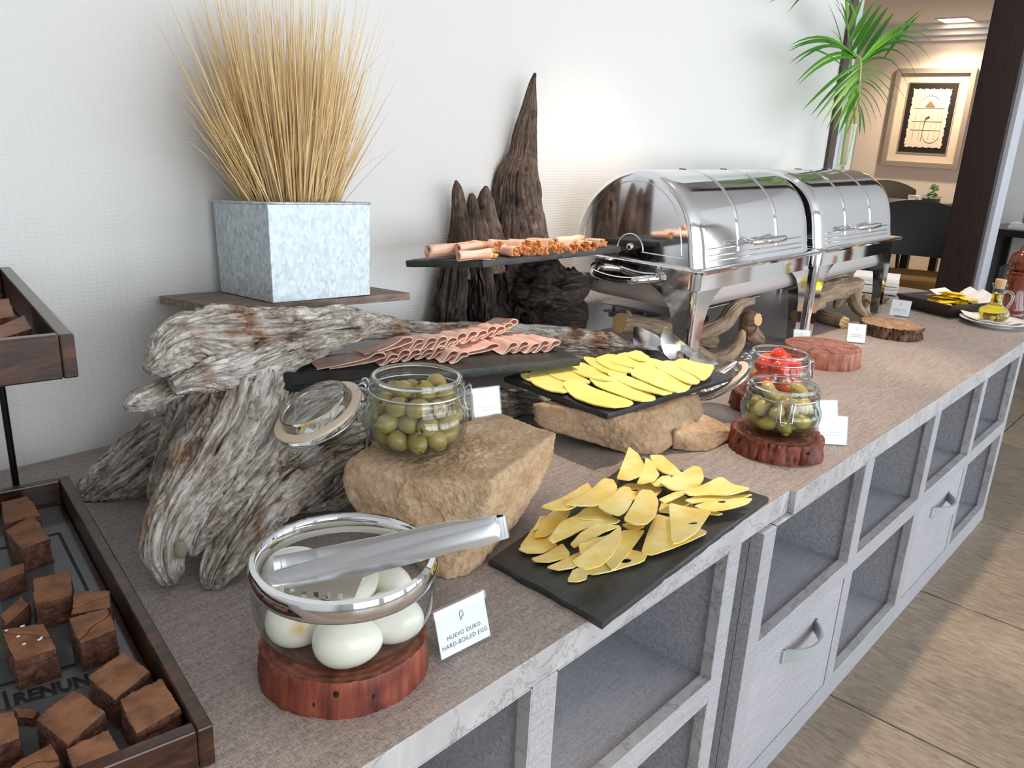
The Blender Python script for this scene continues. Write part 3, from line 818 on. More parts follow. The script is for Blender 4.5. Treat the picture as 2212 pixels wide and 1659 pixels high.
# dark stump with a tall spire
YS = .780
st = MB()
limb(st, pc([(1156, 158, YS, 3, 3), (1150, 185, YS, 9, 8), (1143, 240, YS, 19, 14), (1134, 290, YS, 27, 17), (1128, 338, YS, 34, 20), (1116, 388, YS, 51, 22), (1114, 450, YS, 58, 24), (1112, 510, YS, 70, 26), (1108, 575, YS, 92, 28)]),
     seed=51, ns=260, nt=170, tear=.05, crack=.25, groove=.13, gk=4.2, gs=2.2, lump=.05, lf=14, fine=.05)
limb(st, pc([(985, 390, YS, 3, 3), (988, 412, YS, 12, 10), (993, 470, YS, 20, 16), (992, 540, YS, 30, 20), (985, 600, YS - .005, 38, 24)]), seed=53, ns=90, nt=80, groove=.2, gk=3, gs=3, lump=.1, lf=20, fine=.05, tear=.06)
limb(st, pc([(1018, 418, YS, 5, 5), (1020, 438, YS, 13, 10), (1022, 500, YS, 22, 16), (1024, 570, YS, 32, 20)]), seed=57, ns=70, nt=70, groove=.2, gk=3, gs=3, lump=.1, lf=20, fine=.05, tear=.06)
limb(st, pc([(1050, 402, YS, 4, 4), (1048, 425, YS, 16, 12), (1050, 480, YS, 30, 18), (1056, 560, YS, 44, 22)]), seed=59, ns=70, nt=70, groove=.2, gk=3, gs=3, lump=.1, lf=20, fine=.05, tear=.06)
limb(st, pc([(1030, 455, YS + .005, 30, 12), (1028, 520, YS + .005, 52, 18), (1030, 590, YS, 66, 26)]), seed=60, ns=60, nt=90, groove=.2, gk=3.4, gs=2.5, lump=.1, lf=20, fine=.05, tear=.06)
sto = st.build('tree_stump', M['stumpwood'], smooth=180)
tag(sto, 'dark weathered tree stump rising to a tall spire against the wall', 'stump')
bu = MB()
YB = .765
limb(bu, pc([(990, 558, YB, 30, 32), (978, 620, YB, 36, 34), (968, 690, YB, 40, 34), (955, 760, YB, 46, 34), (950, 800, YB, 40, 34)]), seed=61, ns=120, nt=130, groove=.28, gk=2.4, gs=5, lump=.22, lf=24, fine=.05, tear=.1, crack=.75, zmin=CT + .0006)
limb(bu, pc([(1035, 562, YB - .01, 30, 32), (1038, 630, YB - .015, 34, 34), (1045, 700, YB - .015, 34, 34), (1050, 790, YB - .015, 36, 34)]), seed=63, ns=120, nt=130, groove=.28, gk=2.4, gs=5, lump=.22, lf=24, fine=.05, tear=.1, crack=.75, zmin=CT + .0006)
limb(bu, pc([(1110, 566, YB - .01, 70, 40), (1112, 620, YB - .015, 78, 42), (1120, 690, YB - .015, 80, 42), (1125, 780, YB - .01, 78, 42)]), seed=67, ns=150, nt=160, groove=.34, gk=2.2, gs=7, lump=.34, lf=22, fine=.06, tear=.14, crack=.75, zmin=CT + .0006)
limb(bu, pc([(1130, 612, .735, 46, 40), (1160, 612, .685, 68, 44), (1205, 620, .645, 56, 38), (1245, 620, .628, 42, 30), (1272, 612, .622, 14, 12), (1285, 602, .62, 4, 4)]), seed=71, ns=120, nt=130, groove=.34, gk=2.4, gs=9, lump=.3, lf=26, fine=.06, tear=.14, crack=.65, zmin=CT + .0006)
limb(bu, pc([(1170, 664, .715, 46, 34), (1200, 672, .685, 46, 32), (1235, 680, .658, 42, 28), (1262, 684, .645, 32, 22)]), seed=73, ns=50, nt=80, groove=.16, gk=2.4, gs=5, lump=.16, lf=26, fine=.05, zmin=CT + .0006)
bu.build('burl', M['burlwood'], sto, smooth=180, label='blackened knotted base of the stump')

# stones
def zc(px, py, z): return at(px, py, z=z)
m = MB()
hull_rock(m, [zc(742, 1012, .665), zc(760, 985, .677), zc(840, 1032, .672), zc(1058, 1036, .678), zc(1062, 1060, .668), zc(1203, 934, .684), zc(1192, 1000, .640), zc(1085, 892, .690), zc(960, 915, .690), zc(820, 950, .682),
              zc(742, 1062, .640), zc(775, 1118, .610), zc(905, 1225, CT), zc(962, 1262, CT - .004), zc(1012, 1244, CT), zc(1080, 1176, CT), zc(1122, 1128, .575), zc(1128, 1080, .60), zc(1150, 1060, CT + .035), zc(880, 1100, CT), zc(1010, 1060, CT)],
          seed=2, sub=7, k=110, amp=.0042, zmin=CT + .0005, freq=30, chip=.004)
s1o = m.build('sandstone_block', M['sandstone'], smooth=180)
tag(s1o, 'rough tan sandstone block standing under the jar of olives', 'stone')
m = MB()
c8 = lambda x, y: (1050 + x * .4219, 680 + y * .4219)
hull_rock(m, [zc(*c8(228, 455), .634), zc(*c8(216, 490), .622), zc(*c8(240, 560), .597), zc(*c8(370, 612), .585), zc(*c8(500, 600), .590), zc(*c8(620, 680), .568), zc(*c8(735, 716), CT), zc(*c8(880, 722), CT), zc(*c8(945, 675), .572),
              zc(*c8(1020, 575), .600), zc(*c8(850, 495), .632), zc(*c8(620, 500), .636), zc(*c8(1090, 400), .636), zc(*c8(1130, 500), .60), zc(*c8(800, 400), .636), zc(*c8(420, 420), .636), zc(*c8(900, 560), CT), zc(*c8(600, 600), CT)],
          seed=6, sub=6, k=100, amp=.0050, zmin=CT + .0005, freq=28, chip=.0035)
hull_rock(m, [zc(*c8(950, 690), CT + .003), zc(*c8(1060, 706), CT), zc(*c8(1130, 702), CT), zc(*c8(1200, 650), CT + .002), zc(*c8(1300, 612), CT + .006), zc(*c8(1302, 598), CT + .012), zc(*c8(1050, 566), .598), zc(*c8(960, 600), .60),
              zc(*c8(980, 480), .610), zc(*c8(1080, 490), .605), zc(*c8(1190, 590), .590), zc(*c8(1140, 530), CT), zc(*c8(900, 600), CT)],
          seed=9, sub=6, k=100, amp=.0038, zmin=CT + .0005, freq=30, chip=.0025)
s2o = m.build('sandstone_slab', M['sandstone'], smooth=180)
tag(s2o, 'broken tan sandstone slab propping up the cheese slate', 'stone')

# slate boards
def slate(corners, th, label, seed, group=None):
    """corners: top face, counter-clockwise 3D points"""
    C4 = [np.array(c, float) for c in corners]
    n = nrm(np.cross(C4[1] - C4[0], C4[3] - C4[0]))
    if n[2] < 0: n = -n
    nu, nv = 46, 30
    top = np.zeros((nu, nv, 3))
    for i in range(nu):
        for j in range(nv):
            a, b = i / (nu - 1), j / (nv - 1)
            top[i, j] = (C4[0] * (1 - a) + C4[1] * a) * (1 - b) + (C4[3] * (1 - a) + C4[2] * a) * b
    e = np.minimum(np.minimum(np.arange(nu)[:, None], nu - 1 - np.arange(nu)[:, None]), np.minimum(np.arange(nv)[None], nv - 1 - np.arange(nv)[None]))
    cen = np.mean(C4, 0)
    ed = (e == 0)
    rg = fbm(top * 45, seed, 3) * .0022
    dirc = top - cen; dirc /= np.linalg.norm(dirc, axis=-1, keepdims=True) + 1e-9
    top = top + n * (fbm(top * 60, seed + 1, 3) * .0005)[..., None] - n * np.where(ed, .0012, 0)[..., None]
    top = top + dirc * np.where(ed, rg - .001, 0)[..., None]
    m = MB(); m.grid(top)
    ring = [top[i, 0] for i in range(nu)] + [top[-1, j] for j in range(1, nv)] + [top[i, -1] for i in range(nu - 2, -1, -1)] + [top[0, j] for j in range(nv - 2, 0, -1)]
    ring = np.array(ring); K = len(ring)
    rows = []
    for q in np.linspace(0, 1, 5):
        rr = ring - n * th * q
        d = rr - cen; d -= np.outer(d @ n, n); d /= np.linalg.norm(d, axis=1, keepdims=True)
        rows.append(rr + d * (fbm(rr * 70, seed + 3, 3) * .0022 * (0 if q == 0 else 1) + (.0012 if 0 < q < 1 else 0))[:, None])
    m.grid(np.array(rows), cv=True)
    m.add(rows[-1], [tuple(range(K))])
    o = m.build('slate_board', M['slate'], smooth=35)
    return tag(o, label, 'slate board', group)
LOWZ = CT + .0095
lowslate = slate([at(1302, 1343, z=LOWZ), at(1660, 1072, z=LOWZ), at(1378, 984, z=LOWZ), at(1056, 1206, z=LOWZ)], .009, 'black slate board of holed cheese lying flat at the counter edge', 1)
CHZ = .650
CHA, CHB, CHD = at(1313, 893, z=CHZ), at(1583, 810, z=CHZ), at(1090, 812, z=CHZ)
chslate = slate([CHA, CHB, CHB + CHD - CHA, CHD], .010, 'black slate board of square yellow cheese slices propped on broken stone', 2)
HMZ = .682
HMA, HMB = at(612, 836, z=HMZ), at(1255, 772, z=HMZ)
hu = nrm(HMB - HMA); hv = np.array([-hu[1], hu[0], 0])
hamslate = slate([HMA, HMB, HMB + hv * .155, HMA + hv * .155], .014, 'black slate board of folded pink ham slices resting on driftwood', 3)
TKA, TKB, TKD = at(1042, 562, z=.840), at(1341, 531, z=.840), at(876, 561, y=.70)
TKC = TKB + np.array([.03, .140, -.008])
tkslate = slate([TKA, TKB, TKC, TKD], .012, 'black slate board of rolled turkey slices balanced on the dark stump', 4)

# board and galvanised planter
ax, ay = -.075, .032
RM = (Matrix.Rotation(ax, 3, 'X') @ Matrix.Rotation(ay, 3, 'Y'))
RMn = np.array(RM)
d1 = RMn @ np.array([math.cos(-.067), math.sin(-.067), 0]); d2 = RMn @ np.array([-math.sin(-.067), math.cos(-.067), 0]); up_ = RMn @ np.array([0, 0, 1.0])
PN = np.array([.618, .617, .947]); ps1, ps2, ph = .173, .181, .142
pcn = PN + (d1 * ps1 + d2 * ps2) / 2
pbase = pcn - up_ * ph
plant = thing('grass_planter', 'galvanised metal planter of tall dried golden grass on the brown board', 'planter', pbase)
def pring(h, k): return np.array([pcn - up_ * (ph - h) + k * (a * d1 * ps1 / 2 + b * d2 * ps2 / 2) for a, b in ((-1, -1), (1, -1), (1, 1), (-1, 1))])
m = MB(); nseg = 10
rows = [pring(h, .969 + .031 * h / ph) for h in (0, .003, ph * .5, ph - .004, ph)]
rows += [pring(ph, .972), pring(ph - .02, .965), pring(.01, .94)]
m.grid(np.array(rows), cv=True); m.add(rows[0], [(0, 1, 2, 3)]); m.add(rows[-1], [(0, 1, 2, 3)])
m.build('metal_box', M['galvanised'], plant, smooth=20, bevel=.0018)
m = MB(); rr = pring(ph - .0005, 1.005); P = []
for i in range(4):
    P += [rr[i] * (1 - t_) + rr[(i + 1) % 4] * t_ for t_ in np.linspace(.02, .98, 5)]
m.tube(np.array(P), .0022, 6, closed=True); m.build('rolled_rim', M['galvanised'], plant, smooth=60)
m = MB(); q = pring(ph - .022, .962); m.add(q, [(0, 1, 2, 3)]); m.build('soil', M['soil'], plant, smooth=0)
# dried grass: countless thin stalks
rg = np.random.default_rng(5); m = MB(); soilz = ph - .024
for i in range(2100):
    a = rg.uniform(0, 2 * np.pi); rr = math.sqrt(rg.uniform(0, 1)) * .062
    b0 = pcn + d1 * (rr * math.cos(a)) + d2 * (rr * math.sin(a)) - up_ * .026
    out = np.array([math.cos(a), math.sin(a) * .55, 0])
    tall = rg.uniform()
    L = rg.uniform(.12, .25) if tall < .62 else rg.uniform(.2, .36)
    lean = (rr / .062) ** 1.1 * rg.uniform(.25, 1.0) * (.78 if L < .22 else .46) + rg.normal() * .07
    droop = rg.uniform(0, .28) * abs(lean) + (.5 if rg.uniform() < .03 else 0)
    sd = rg.normal(size=2) * .05
    n = 5; w0 = rg.uniform(.0005, .00115)
    pts = []
    for k in range(n):
        t_ = k / (n - 1)
        hz = t_ * L * (1 - .25 * lean ** 2 - droop * .3 * t_ ** 2)
        hr = L * (lean * t_ * .8 + droop * t_ ** 2 * .6)
        pts.append(b0 + np.array([0, 0, 1]) * hz + out * hr + np.array([sd[0], sd[1], 0]) * L * t_)
    pts = np.array(pts); pts[:, 1] = np.minimum(pts[:, 1], WALL_Y - .002)
    side = nrm(np.array([rg.normal(), rg.normal() * .4, 0]))
    W = w0 * np.array([1, 1, .85, .6, .12])
    V = np.vstack([pts - side * W[:, None], pts + side * W[:, None]])
    m.add(V, [(k, k + 1, n + k + 1, n + k) for k in range(n - 1)])
m.build('dried_grass', M['dry_grass'], plant, smooth=0, kind='stuff')
m = MB()
bl = [at(412, 637, y=.69), at(600, 662, y=.585), at(875, 652, y=.60), at(800, 630, y=.79)]
zb = pbase - up_ * .0015
def onb(p):  # drop onto the tilted plane under the planter
    p = np.array(p); p[2] = zb[2] - ((p[0] - zb[0]) * up_[0] + (p[1] - zb[1]) * up_[1]) / up_[2]; return p
bq = [onb((.535, .80, 0)), onb((.545, .63, 0)), onb((.855, .585, 0)), onb((.865, .795, 0))]
m.prism(bq, -up_ * .012)
bo = m.build('support_board', M['board_brown'], smooth=0, bevel=.001)
tag(bo, 'brown wooden board carrying the galvanised planter above driftwood', 'board')
# ---------------------------------------------------------------- chafing dishes
LC = .572; YC = .41; ZR = .80
PROF = [(.012, .004), (.018, .03), (.023, .059), (.032, .094), (.047, .128), (.074, .158), (.108, .180), (.147, .192), (.190, .193), (.236, .180), (.280, .151), (.315, .112), (.335, .070), (.342, .034), (.344, .004)]
PR = catmull(np.array(PROF), 60); PCEN = np.array([.18, .05])
def chafing_dish(x0, label, hs):
    r = thing('chafing_dish', label, 'chafing dish', (x0 + LC / 2, YC + .17, CT))
    W = lambda x, y, z: (x0 + x, YC + y, ZR + z)
    # roll-top lid: rounded shell
    def station(x, k): return [W(x, *(PCEN + (p - PCEN) * [k, k if p[1] > .05 else 1])) for p in PR]
    xs = [(0.004, .90), (.004, .915), (.006, .95), (.011, .978), (.018, .993), (.028, 1.0)]
    sts = [station(x, k) for x, k in xs] + [station(x, 1.0) for x in np.linspace(.05, LC - .05, 9)] + [station(LC - x, k) for x, k in xs[::-1]]
    m = MB(); m.grid(np.array(sts))
    e = np.array(sts[0]); m.add(e, [tuple(range(len(e)))]); e = np.array(sts[-1]); m.add(e, [tuple(range(len(e)))])
    lid = m.build('lid', M['chrome'], r, smooth=35)
    # two raised bands round the lid
    for fx in (.335, .665):
        q = np.array([[W(LC * fx + d, *(PCEN + (p - PCEN) * k)) for d, k in ((-.007, 1.0), (-.004, 1.012), (.004, 1.012), (.007, 1.0))] for p in PR[4:]])
        MB().grid(q).build('band', M['chrome'], lid, smooth=60)
    # end panel outlines
    for ex, s in ((.0035, -1), (LC - .0035, 1)):
        q = [W(ex, *(PCEN + (p - PCEN) * [.80, .84])) for p in PR[3:-3]]
        m = MB().tube(q, .0012, 6)
        bot = [q[0], W(ex, .043, .022), W(ex, .148, .022)]
        m.tube(bot, .0012, 6)
        arc = [W(ex, .180 + .034 * math.cos(a), .022 + .036 * math.sin(a)) for a in np.linspace(0, math.pi, 20)]
        m.tube([W(ex, .148, .022)] + arc[::-1] + [W(ex, .33, .022)], .0014, 6)
        m.build('end_panel_edge', M['chrome'], lid, smooth=60)
        m = MB(); rr = [(0, 0), (.0045, .0), (.0062, .001), (.0075, .004)]
        P = np.array([[W(ex + s * (.006 - z_), .180 + q_ * math.cos(a), .030 + q_ * math.sin(a)) for a in np.linspace(0, 2 * math.pi, 20, endpoint=False)] for q_, z_ in [(.0003, 0), (.005, .0), (.007, .0015), (.0075, .006)]])
        m.grid(P, cv=True); m.build('hinge_knob', M['chrome'], lid, smooth=50)
    # long pressed ribs low on the front
    for z_, y_ in ((.040, .0185), (.026, .0165), (.015, .0145)):
        m = MB().tube([W(.05, y_ + .003, z_), W(.06, y_, z_), W(LC - .06, y_, z_), W(LC - .05, y_ + .003, z_)], .0022, 8); m.build('pressed_rib', M['chrome'], lid, smooth=60)
    # lid handle
    hz, hy = .052, -.012
    m = MB(); m.tube([W(.19 + t_ * .172, hy - .006 * math.sin(math.pi * t_), hz - .001) for t_ in np.linspace(0, 1, 14)], [.004] + [.0078] * 12 + [.004], 14)
    for t_ in (.12, .88): m.tube([W(.19 + t_ * .172, hy, hz), W(.19 + t_ * .172, .024, hz + .002)], .0042, 10)
    m.build('lid_handle', M['chrome'], lid, smooth=60)
    for fx in (.335, .665):
        m = MB(); a, b = W(LC * fx - .008, .168, .186), W(LC * fx + .008, .19, .1955); m.box(a[0], b[0], a[1], b[1], a[2], b[2]); m.build('stop_tab', M['black_metal'], lid, smooth=0, bevel=.003)
    # rim frame
    def rring(x_, y0_, y1_, z_, c=.02):
        P = []
        for cx, cy, a0 in ((LC + x_ - c, y1_ - c, 0), (-x_ + c, y1_ - c, 90), (-x_ + c, y0_ + c, 180), (LC + x_ - c, y0_ + c, 270)):
            for a in np.radians(np.linspace(a0, a0 + 90, 6)): P.append(W(cx + c * math.cos(a), cy + c * math.sin(a), z_))
        return P
    m = MB(); m.grid(np.array([rring(-.01, .02, .335, .004), rring(.012, -.012, .358, .004), rring(.016, -.016, .362, .001), rring(.014, -.014, .36, -.004), rring(.0, .004, .345, -.006), rring(.0, .004, .345, -.043), rring(-.003, .007, .342, -.043), rring(-.004, .008, .341, -.006)]), cv=True)
    m.build('rim_frame', M['chrome'], r, smooth=40)
    # water pan hanging under the frame
    m = MB(); m.grid(np.array([rring(-.012, .016, .333, -.012, .03), rring(-.014, .018, .331, -.070, .03), rring(-.022, .026, .323, -.086, .03), rring(-.04, .044, .305, -.094, .03)]), cv=True)
    q = rring(-.04, .044, .305, -.094, .03); m.add(q, [tuple(range(len(q)))])
    m.build('water_pan', M['pan_metal'], r, smooth=40)
    # four splayed sheet legs: front plate, side plate and rolled corner
    zf = CT - ZR + .0008
    for sx in (0, 1):
        for sy in (0, 1):
            X = lambda x: x if not sx else LC - x
            Y = lambda y: .004 + y if not sy else .345 - y
            fp = [(.012, -.043), (.012, zf), (.036, zf), (.040, -.17), (.047, -.12), (.060, -.085), (.082, -.06), (.105, -.046), (.112, -.043)]
            m = MB()
            m.prism([W(X(x), Y(0), z) for x, z in fp], (0, (.0018 if not sy else -.0018), 0))
            m.prism([W(X(0), Y(x), z) for x, z in fp], ((.0018 if not sx else -.0018), 0, 0))
            q = [[W(X(.012 - .012 * math.cos(a)), Y(.012 - .012 * math.sin(a)), z) for a in np.linspace(0, math.pi / 2, 8)] for z in (-.043, zf)]
            m.grid(np.array(q))
            m.build('leg', M['chrome'], r, smooth=35)
    # carrying handles on both ends
    for sx in hs:
        X = lambda x: x if not sx else LC - x
        tt = np.linspace(0, 1, 26)
        pts = [W(X(-.002 - .05 * min(1, math.sin(math.pi * t_) * 1.9) ** .8), .095 + .165 * t_, -.026 - .010 * math.sin(math.pi * t_)) for t_ in tt]
        m = MB().tube(pts, [.010] * 3 + [.0088] * 20 + [.010] * 3, 14)
        for yy in (.095, .26): m.tube([W(X(.0), yy, -.026), W(X(-.012), yy, -.026)], .012, 14)
        m.build('side_handle', M['chrome'], r, smooth=60)
    # shelf plate under the pan
    m = MB(); a, b = W(.11, .125, -.138), W(LC, .33, -.132)
    m.box(a[0] + .01, b[0] - .01, a[1], b[1], a[2], b[2]); m.build('fuel_shelf', M['brushed'], r, smooth=0, bevel=.004)
    return r
cd1 = chafing_dish(1.483, 'polished steel roll-top chafing dish beside the dark stump', (0,))
cd2 = chafing_dish(2.098, 'polished steel roll-top chafing dish beside the palm vase', (1,))

# ---------------------------------------------------------------- wooden discs
def disc(c, r, h, mats, label, seed, rx=1.0, rz=0.0, rough=.05, bark=.02, holes=(), cracks=0, cat='wood slice'):
    n = 120; th = np.arange(n) / n * 2 * np.pi
    rad = r * (1 + rough * fbm(np.stack([np.cos(th) * 1.3, np.sin(th) * 1.3, 0 * th + seed], 1), seed, 3) * 2)
    rows = []
    hs = [0, .004, h * .3, h * .5, h * .7, h - .003, h]
    for i, z in enumerate(hs):
        fl = 1 + .035 * (1 - z / h) ** 2
        g = 1 - np.clip(1 - np.abs(fbm(np.stack([np.cos(th) * 7, np.sin(th) * 7, 0 * th + z * 25], 1), seed + 2, 3)) * 1.4, 0, 1) ** 5 * bark * 3.0
        g = g + fbm(np.stack([np.cos(th) * 12, np.sin(th) * 12, 0 * th + z * 60], 1), seed + 3, 2) * bark * .5
        k = (.985 if i in (0, len(hs) - 1) else 1.0)
        rows.append(np.stack([rad * fl * g * k * np.cos(th) * rx, rad * fl * g * k * np.sin(th), 0 * th + z], 1))
    m = MB(); m.grid(np.array(rows), cv=True, mi=1)
    top = [rows[-1]]
    for k in (.96, .8, .55, .3): 
        q = rows[-1] * [k, k, 1]; q[:, 2] = h + fbm(q * 40, seed + 5, 2) * .0006; top.append(q)
    m.grid(np.array(top), cv=True, mi=0)
    m.add(np.vstack([top[-1], [[0, 0, h]]]), [(j, (j + 1) % n, n) for j in range(n)], 0)
    m.add(rows[0], [tuple(range(n))], 1)
    o = m.build('wood_slice', mats, world=False, smooth=50)
    o.location = c; o.rotation_euler = (0, 0, rz)
    for (a, z, w, hh) in holes:   # beetle holes and splits in the side: dark pits
        i = int((a - rz) / (2 * math.pi) * n) % n
        rr = rad[i] * 1.0
        V, F = ico(2)
        q = V * [w, .006, hh]; aa = th[i]
        M3 = np.array([[-math.sin(aa), math.cos(aa), 0], [math.cos(aa), math.sin(aa), 0], [0, 0, 1]]).T
        q = q @ M3.T + np.array([math.cos(aa) * (rr - .0045) * rx, math.sin(aa) * (rr - .0045), z])
        MB().add(q, F).build('beetle_hole', M['dark_hole'], o, world=False)
    rr_ = random.Random(seed)
    for k in range(cracks):
        a = rr_.uniform(0, 6.28); L0, L1 = r * rr_.uniform(.25, .6), r * rr_.uniform(.75, .95)
        p0 = np.array([math.cos(a) * L0, math.sin(a) * L0, h + .0004]); p1 = np.array([math.cos(a + .12) * L1, math.sin(a + .12) * L1, h + .0004])
        d = nrm(np.cross(p1 - p0, [0, 0, 1])) * .0012
        MB().add([p0, p1 - d, p1 + d], [(0, 1, 2)]).build('split', M['dark_hole'], o, world=False, smooth=0)
    return tag(o, label, cat)
toCam = lambda p: math.atan2(CAM[1] - p[1], CAM[0] - p[0])
EG = np.array([.392, .128]); a0 = toCam(EG)
ED = disc((*EG, CT), .0775, .036, [M['redwood_disc'], M['redwood_side']], 'thick red-brown wood slice carrying the glass bowl of eggs', 3, holes=[(a0 + .28, .017, .0035, .0065), (a0 - .12, .026, .004, .006), (a0 - .18, .010, .0015, .012), (a0 - .42, .013, .002, .005)], rough=.035, bark=.009)
PK = np.array([1.265, .105])
PD = disc((*PK, CT), .077, .033, [M['redwood_disc'], M['redwood_side']], 'red-brown wood slice under the jar of pickles', 8, holes=[(toCam(PK) + .75, .022, .004, .004), (toCam(PK) - .9, .02, .0025, .008)], cracks=2, rough=.03, bark=.03)
TM = np.array([1.465, .207])
TD = disc((*TM, CT), .080, .034, [M['redwood_disc'], M['redwood_side']], 'red-brown wood slice under the jar of tomatoes', 14, rough=.03, bark=.03)
disc((1.905, .293, CT), .088, .040, [M['pinkwood_disc'], M['pinkwood_side']], 'smooth pinkish empty wood slice with cracks in its top', 21, cracks=5, rough=.02, bark=.008)
disc((2.365, .283, CT), .083, .032, [M['palewood_disc'], M['bark_side']], 'pale ringed wood slice with rough bark round its side', 27, rough=.06, bark=.05)

# ---------------------------------------------------------------- eggs
def egg_mesh():
    V, F = ico(4); V = V.copy(); k = 1 - .13 * V[:, 2]
    return np.stack([V[:, 0] * .0240 * k, V[:, 1] * .0240 * k, V[:, 2] * .0310], 1), F
EV, EF = egg_mesh()
egg0 = MB().add(EV, EF).build('egg', M['egg_white'], world=False, smooth=180)
tag(egg0, 'peeled white hard-boiled egg inside the glass bowl', 'egg', 'boiled eggs in the glass bowl')
ez = CT + .036 + .0055
_dc = nrm(np.array([CAM[0] - EG[0], CAM[1] - EG[1]])); _dr = np.array([-_dc[1], _dc[0]])     # towards the photographer / to the right
eggs = [((-.0420, .0126), .0250, (80, 15, 40)), ((-.0280, -.0423), .0250, (90, 8, 50)), ((.0229, -.0421), .0250, (80, 20, 20)), ((.0093, -.0006), .0540, (60, 30, 100)),
        ((.0498, .0007), .0265, (70, -20, 10)), ((-.0245, .0445), .0545, (80, 0, 60)), ((.0145, .0420), .0250, (85, 0, 10))]     # resting on each other and on the bowl
for k, (p, z, rt) in enumerate(eggs):
    o = egg0 if k == 0 else egg0.copy()
    if k: COL.objects.link(o)
    o.location = (EG[0] + p[0], EG[1] + p[1], CT + .0365 + z); o.rotation_euler = [math.radians(a) for a in rt]
    o['label'] = ['peeled boiled egg with a brown-stained patch in the glass bowl', 'peeled boiled egg lying lowest between two others in the glass bowl', 'peeled boiled egg against the bowl glass nearest the printed card',
                  'topmost peeled boiled egg heaped on the others under the tongs', 'peeled boiled egg at the bowl side nearest the sandstone block', 'peeled boiled egg heaped behind the slotted tongs blade', 'peeled boiled egg lying low at the driftwood side of the bowl'][k]
_e = egg0; _mw = _e.rotation_euler.to_matrix()
_dl = np.array(_mw.transposed() @ Vector(nrm(CAM + np.array([0, 0, -.25]) - np.array(_e.location))))
_pt = _dl * .0275
t = NT('egg_stained'); tc = t.n('ShaderNodeTexCoord'); vd = t.n('ShaderNodeVectorMath', operation='DISTANCE'); t.t.links.new(tc.outputs['Object'], vd.inputs[0]); vd.inputs[1].default_value = tuple(_pt)
dn = t.math('ADD', vd.outputs['Value'], t.math('MULTIPLY', t.math('SUBTRACT', t.noise(tc.outputs['Object'], 90, 3), .5), .008))
t.pbr(t.ramp(t.math('MULTIPLY', dn, 50), [(.1, srgb(214, 170, 112)), (.3, srgb(232, 206, 160)), (.62, srgb(244, 242, 230))]), .22, 0, Subsurface_Weight=.15, Subsurface_Radius=(1, .4, .2), Subsurface_Scale=.004)
egg0.data = egg0.data.copy(); egg0.data.materials[0] = t.m
# bowl with steel ring
bz = CT + .0365
bw = thing('egg_bowl', 'round glass bowl with a polished steel rim holding boiled eggs', 'bowl', (*EG, bz))
pro = [(.0005, .0), (.052, .0), (.064, .004), (.076, .016), (.083, .034), (.0845, .05), (.083, .064), (.081, .070)]
pro = [tuple(q) for q in catmull(np.array(pro), 30)]
MB().lathe(pro, 64, (*EG, bz)).build('glass', M['glass_thin'], bw, smooth=180)
RZ = .066
MB().lathe([(.0775, RZ - .002), (.083, RZ - .003), (.086, RZ + .002), (.0862, RZ + .012), (.084, RZ + .017), (.0795, RZ + .018), (.0765, RZ + .015), (.0762, RZ + .004), (.0775, RZ - .002)], 72, (*EG, bz)).build('steel_rim', M['chrome'], bw, smooth=50)
# slotted tongs resting across the rim
c3 = lambda x, y: (500 + x * .3134, 1080 + y * .3134)
T1 = at(*c3(1830, 200), z=.712); T0 = at(*c3(240, 540), z=.677)
td = nrm(T1 - T0); tn = nrm(np.cross(td, np.array([0.05, .12, 1.0])))
tu = np.cross(tn, td)
def tong_plane(pts, o): return [atp(*c3(*p), o, tn) for p in pts]
front = [(240, 532), (450, 470), (900, 340), (1300, 240), (1700, 140), (1830, 118), (1850, 200), (1846, 270), (1780, 305), (1560, 345), (1250, 432), (1000, 495), (905, 530), (870, 610), (848, 668), (700, 688), (400, 652), (285, 592)]
P3 = np.array(tong_plane(front, T0)); P2 = np.stack([(P3 - T0) @ td, (P3 - T0) @ tu], 1)
slots = []
for sx_, sy_ in ((345, 612), (420, 632), (500, 648), (583, 655), (665, 660), (750, 660)):
    q = np.array(tong_plane([(sx_ - 16, sy_ - 24), (sx_ + 16, sy_ - 26), (sx_ + 18, sy_ + 20), (sx_ - 14, sy_ + 22)], T0))
    slots.append(np.stack([(q - T0) @ td, (q - T0) @ tu], 1))
tg = thing('serving_tongs', 'steel serving tongs with slotted blade laid across the egg bowl', 'tongs', tuple(T0))
Lh = P2[:, 0].max()
def tf(v):
    s_ = np.clip((v[:, 0] - Lh * .35) / (Lh * .65), 0, 1)
    mid = np.interp(v[:, 0], [0, Lh], [-.012, .0])
    cur = np.sign(tn @ VIEW) * np.clip((v[:, 1] - mid) / .012, 0, 1.6) ** 2 * .0045
    return T0 + np.outer(v[:, 0], td) + np.outer(v[:, 1], tu) + np.outer(cur, tn)
m = MB(); sheet(m, P2, .0016, tf, .008, slots)
m.build('front_arm', M['steel'], tg, smooth=30)
back = [(285, 400), (300, 385), (600, 330), (1000, 250), (1500, 140), (1830, 112), (1846, 260), (1500, 300), (1200, 380), (900, 450), (600, 500), (300, 500)]
ob = T0 - tn * .0 + (-np.sign(tn @ VIEW) * -1) * tn * .007
nbv = nrm(ob - T0) * .016
m = MB()
B3 = np.array(tong_plane(back, ob)); B2 = np.stack([(B3 - ob) @ td, (B3 - ob) @ tu], 1)
Bt = B2[:, 0].max()
sheet(m, B2, .0016, lambda v: ob + np.outer(v[:, 0], td) + np.outer(v[:, 1], tu) - np.outer(np.clip(v[:, 0] / Bt, 0, 1) ** 3, (ob - T0)) * .55, .01)
m.build('back_arm', M['steel'], tg, smooth=30)
m = MB()
